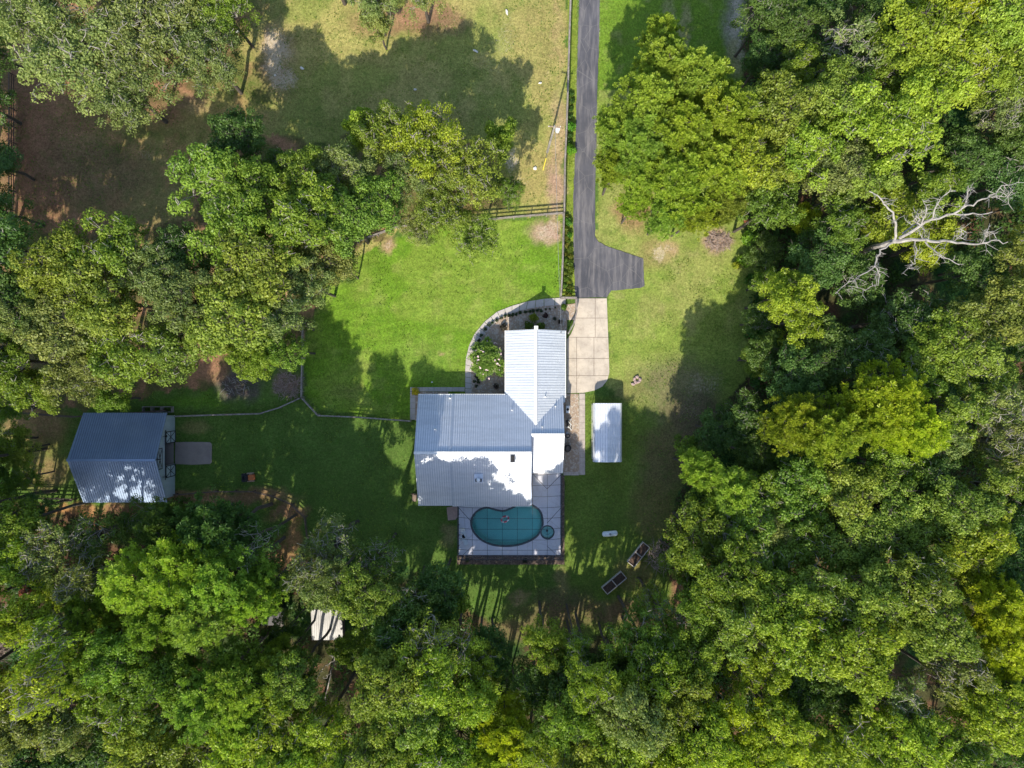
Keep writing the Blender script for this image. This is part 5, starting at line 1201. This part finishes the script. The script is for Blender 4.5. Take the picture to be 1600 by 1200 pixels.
for i, (a, b) in enumerate(box): bush(a, b, 3.6 if i < 17 else 2.2, (.03, .06, .018), f'round clipped shrub in the curved row along the walkway, {ORD[i]} from the lower end', 'clipped shrubs lining the walkway', 'clipped_shrub', seed=11+i % 3, n=240)
for i, (a, b) in enumerate(((742,596),(743.5,588),(745,603),(746.5,592),(748,598))): bush(a, b, 3.4, (.035, .055, .02), f'small dark shrub in the cluster below the pink flowering shrub, {ORD[i]} from the left', 'dark shrubs below the oleander', 'dark_shrub', seed=12, n=240)
bush(834,497,8.5,(.20,.24,.02),'bright yellow green shrub above the garage roof ridge',seed=21)
bush(826,508,8,(.11,.17,.02),'low green shrub at the left of the garage gable peak',seed=22); bush(845,510,8,(.11,.17,.02),'low green shrub at the right of the garage gable peak',seed=23)
bush(852,493,5,(.07,.03,.03),'dark red shrub in the gravel bed above the garage',seed=22); bush(867,498,3.6,(.06,.07,.04),'small grey shrub right of the dark red shrub',seed=23); bush(875,503,4,(.05,.04,.03),'small dark shrub near the garage top right corner',seed=21)
bush(787,511,6.5,(.06,.05,.035),'dark purple brown shrub at the garage top left corner',seed=22); bush(775,603,5.5,(.05,.035,.03),'dark red spiky shrub left of the garage bottom corner',seed=24,spiky=True); bush(881,480,6,(.11,.20,.02),'green shrub beside the short fence section',seed=21)
bush(649,611,7.5,(.55,.46,.03),'bright yellow shrub at the west corner of the house',seed=21); bush(790,613,3.5,(.03,.035,.02),'small black green shrub where garage meets house',seed=22)
bush(892,198,9.5,(.09,.26,.02),'bright green bush beside the driveway, upper of two',seed=21); bush(891.5,233,10,(.13,.30,.02),'bright green bush beside the driveway, lower of two',seed=22)
for i, y in enumerate((146,158,170,182,212,222)): bush(892+rnd.uniform(-2,2), y, 5, (.06,.13,.02), f'small dark shrub in the hedge row along the upper driveway, {ORD[i]} from the top', 'hedge shrubs along the upper driveway', 'hedge_shrub', seed=22, n=300)
for i in range(26):
    y = 338+i*4.9; bush(887+rnd.uniform(-5,5), y, rnd.uniform(3.5, 6.5), (rnd.uniform(.08,.17), rnd.uniform(.16,.22), .02), f'leafy low plant in the strip between fence and driveway, {ORD[i]} from the top', 'plants in the driveway strip', 'low_plant', seed=21+i % 4)
for (a, b, r, c, l) in ((1165,405,14,(.16,.28,.02),'bright green bush at the woods edge below the brush pile'),(1155,330,12,(.15,.26,.03),'bright green bush at the woods edge above the brush pile'),(1150,415,8,(.30,.34,.03),'yellow green bush at the edge of the tree shadow'),(1170,370,15,(.13,.25,.02),'green bush right of the pinkish brush pile'),(1155,318,10,(.30,.12,.08),'reddish bush at the top of the east lawn'),(1166,344,7,(.34,.12,.07),'small orange red bush at the woods edge'),
    (1175,440,13,(.07,.16,.02),'dark green bush beside the yellow crowned tree'),(1180,520,16,(.05,.14,.02),'dark green bush at the shaded woods edge'),(1190,480,16,(.05,.12,.02),'deep green bush under the yellow crowned tree'),(1210,540,20,(.05,.12,.02),'wide dark green bush in the shaded woods edge'),(1185,590,15,(.05,.13,.02),'green bush at the lower end of the tree shadow'),
    (40,925,12,(.26,.10,.07),'rust red bush in the lower left woods'),(730,875,4,(.05,.08,.02),'small plant at the left end of the pool strip'),(820,876,4.5,(.02,.03,.02),'dark plant at the middle of the pool strip'),(1125,900,0,None,None)):
    if l: bush(a, b, r, c, l, seed=21+int(a) % 4, n=420)
# oleander with pink flowers
ol = empty('flowering_shrub', (*P(763,562,1.5), 0), 'large oleander with pink flowers in the gravel bed left of the garage', 'shrub')
rng = np.random.RandomState(4); Pn, Nn, Tn = [], [], []
for i in range(80):
    az = rng.uniform(0, 6.28); rr = 2.35*math.sqrt(rng.rand()); c = np.array([rr*math.cos(az), rr*math.sin(az)*1.15, 2.9-rr*rr*.36]); k = 95; d = sph(rng, k, .2); Pn.append(c+d*rng.uniform(.1, .55, k)[:, None]); Nn.append(np.cross(d, rng.normal(size=(k, 3)))+np.array([0,0,.5])); Tn.append(np.full(k, rng.uniform(.2, .9)))
f = bpy.data.objects.new('foliage', leaf_mesh('foliage', np.concatenate(Pn), np.concatenate(Nn), .2, np.concatenate(Tn), rng, .28)); C.objects.link(f); f.parent = ol; f.color = (.20, .31, .06, 1)
Pn = []
for i in range(26):
    az = rng.uniform(0, 6.28); rr = 2.3*math.sqrt(rng.rand()); c = np.array([rr*math.cos(az), rr*math.sin(az)*1.1, 3.35-rr*rr*.36]); Pn.append(c+rng.normal(size=(5, 3))*.07)
Pn = np.concatenate(Pn); f = bpy.data.objects.new('flowers', leaf_mesh('flowers', Pn, rng.normal(size=Pn.shape)*.4+np.array([0,0,1]), .085, np.full(len(Pn), .5), rng, .9, M['flower'])); C.objects.link(f); f.parent = ol
m = MB()
for i in range(9): az = i*.7; m.tube([(0,0,0),(.5*math.cos(az),.5*math.sin(az),1.2),(1.2*math.cos(az),1.2*math.sin(az),2.3)], [.05,.035,.02], 5)
m.build('stem', M['bark'], ol)

# ---------------------------------------------------------------- dead trees
def twigs(m, pts, rng, n, L, r=.03):
    for i in range(n):
        k = rng.randint(1, len(pts)); p = np.array(pts[k-1])*(1-.5)+np.array(pts[k])*.5 if k < len(pts) else np.array(pts[-1])
        d = sph(rng, 1, .1)[0]; d[2] *= .5; l = L*rng.uniform(.4, 1); q = p+d*l; mid = (p+q)/2+rng.normal(size=3)*l*.1; m.tube([tuple(p), tuple(mid), tuple(q)], [r, r*.7, r*.3], 4, False)
        for j in range(2): e = mid+sph(rng, 1)[0]*l*.4; m.tube([tuple(mid), tuple(e)], [r*.5, r*.2], 3, False)
def dead_tree(label, base, limbs, mat, seed, ntw=9, L=1.6, name='dead_tree', r0=.32, zs=1.0):
    rng = np.random.RandomState(seed); root = empty(name, (*P(*base), 0), label, 'dead tree')
    for i, (pts, ra, rb) in enumerate(limbs):
        w3 = [P3(p[0], p[1], p[2]*zs) for p in pts]; out = []; 
        for a, b in zip(w3, w3[1:]):
            for k in range(3): out.append(a.lerp(b, k/3)+Vector(rng.normal(size=3)*.10*(k > 0)))
        out.append(w3[-1]); m = MB(); n = len(out); m.tube(out, [.74*(ra+(rb-ra)*k/(n-1)) for k in range(n)], 7)
        if i: twigs(m, [tuple(p) for p in out[1:]], rng, ntw, L, .035)
        world_part(m, 'trunk' if i == 0 else 'branch', M[mat], root)
dead_tree('large bleached dead tree with bare spreading limbs in the right hand woods', (1322,405), [
 ([(1322,405,0),(1345,396,6),(1372,384,10),(1397,377,12),(1425,374,13)], .5, .3),
 ([(1397,377,12),(1400,352,13),(1396,338,14),(1385,322,15),(1372,306,16),(1358,299,16.5)], .2, .06),
 ([(1405,372,12.5),(1430,358,13.5),(1455,343,14.5),(1490,334,15.5),(1520,333,16),(1551,331,16.5)], .26, .06),
 ([(1490,334,15.5),(1512,320,16.3),(1535,311,17),(1553,303,17.5),(1565,290,18),(1583,288,18.3)], .15, .04),
 ([(1505,325,16),(1511,310,17),(1513,290,17.5)], .09, .04), ([(1455,343,14.5),(1460,328,15.5),(1470,310,16.5),(1486,294,17)], .13, .04),
 ([(1440,352,14),(1448,330,15),(1441,311,16)], .10, .03), ([(1425,374,13),(1455,377,14),(1485,377,15),(1515,381,15.5),(1535,380,16),(1555,375,16.5),(1575,378,16.8)], .24, .05),
 ([(1535,380,16),(1542,357,17)], .07, .03), ([(1490,376,15),(1502,368,15.5),(1502,356,16)], .08, .03), ([(1446,378,13.5),(1462,393,14),(1475,403,14.3),(1499,414,14.6)], .14, .04),
 ([(1430,376,13),(1432,395,13.3),(1430,412,13.5),(1418,419,13.6)], .12, .04), ([(1397,377,12),(1375,390,12),(1370,405,12),(1362,420,12),(1340,432,12),(1322,444,12),(1305,459,12)], .17, .04),
 ([(1366,415,12),(1375,430,12),(1372,446,12),(1352,454,12),(1325,447,12)], .09, .03), ([(1440,352,14),(1432,338,14.5),(1428,345,13.5),(1445,362,13)], .12, .05),
 ([(1410,365,12.6),(1430,350,13.3),(1446,348,14)], .14, .08), ([(1538,311,17),(1560,306,17),(1577,307,17.2)], .06, .03)], 'deadwood', 5, 12, 1.7, zs=1.32)
dead_tree('pale forked dead snag at the top of the right woods', (1290,62), [([(1290,62,4),(1305,48,6.5),(1320,34,8.5),(1334,22,10)], .26, .2), ([(1334,22,10),(1330,10,11),(1305,13,12)], .15, .08), ([(1330,10,11),(1329,-4,12)], .1, .07), ([(1334,22,10),(1350,18,11),(1375,15,12)], .16, .1)], 'deadwood', 6, 1, .8, 'dead_snag')
dead_tree('dark fallen forked trunk below the small shed', (530,990), [([(530,992,3),(522,1035,6),(517,1055,7),(509,1085,7.5),(508,1108,8)], .16, .06), ([(522,1033,6),(508,1040,6.5),(500,1050,7),(492,1068,7)], .09, .03), ([(522,1033,6),(519,1026,6.5),(529,1024,6.5)], .08, .04), ([(517,1052,7),(505,1060,7)], .05, .03)], 'deadwood', 7, 3, .7, 'dead_branches')
dead_tree('brown bare dead tree at the lower left edge', (20,985), [([(62,1000,3),(40,990,8),(10,985,12),(-30,980,14)], .2, .1)]+[([(62-12*i,1000-2*i,4+i),(25-6*i,1000+14*(i-2),10),(-10,995+22*(i-2),12)], .1, .03) for i in range(6)], 'brownwood', 8, 60, 2.6)
dead_tree('thin bare grey limbs at the right edge of the top right woods', (1570,150), [([(1555,145,12),(1575,128,14),(1600,108,16)], .09, .04), ([(1575,128,14),(1600,130,15)], .06, .03)], 'deadwood', 9, 4, 1.2, 'dead_branches')
dead_tree('white twiggy dead top above thin crowns at the right edge', (1550,690), [([(1540,690,12),(1556,668,16),(1564,650,18)], .1, .05), ([(1556,668,16),(1580,680,17),(1590,675,17.5)], .08, .03), ([(1550,675,15),(1535,655,17)], .07, .03)], 'deadwood', 10, 16, 1.6, 'dead_branches')
dead_tree('pale grey bare stems inside the lower left pine', (285,945), [([(285,945,17),(270,938,18),(262,930,19)], .08, .04), ([(285,945,17),(300,935,18.5),(325,926,20),(332,932,20)], .09, .04), ([(292,955,17),(291,935,19)], .05, .03)], 'deadwood', 12, 5, 1.0, 'dead_branches')
rock(1281,49,.3,.6,.9,.3,'pinkish broken stump beside the pale dead snag','red','stump','stump')
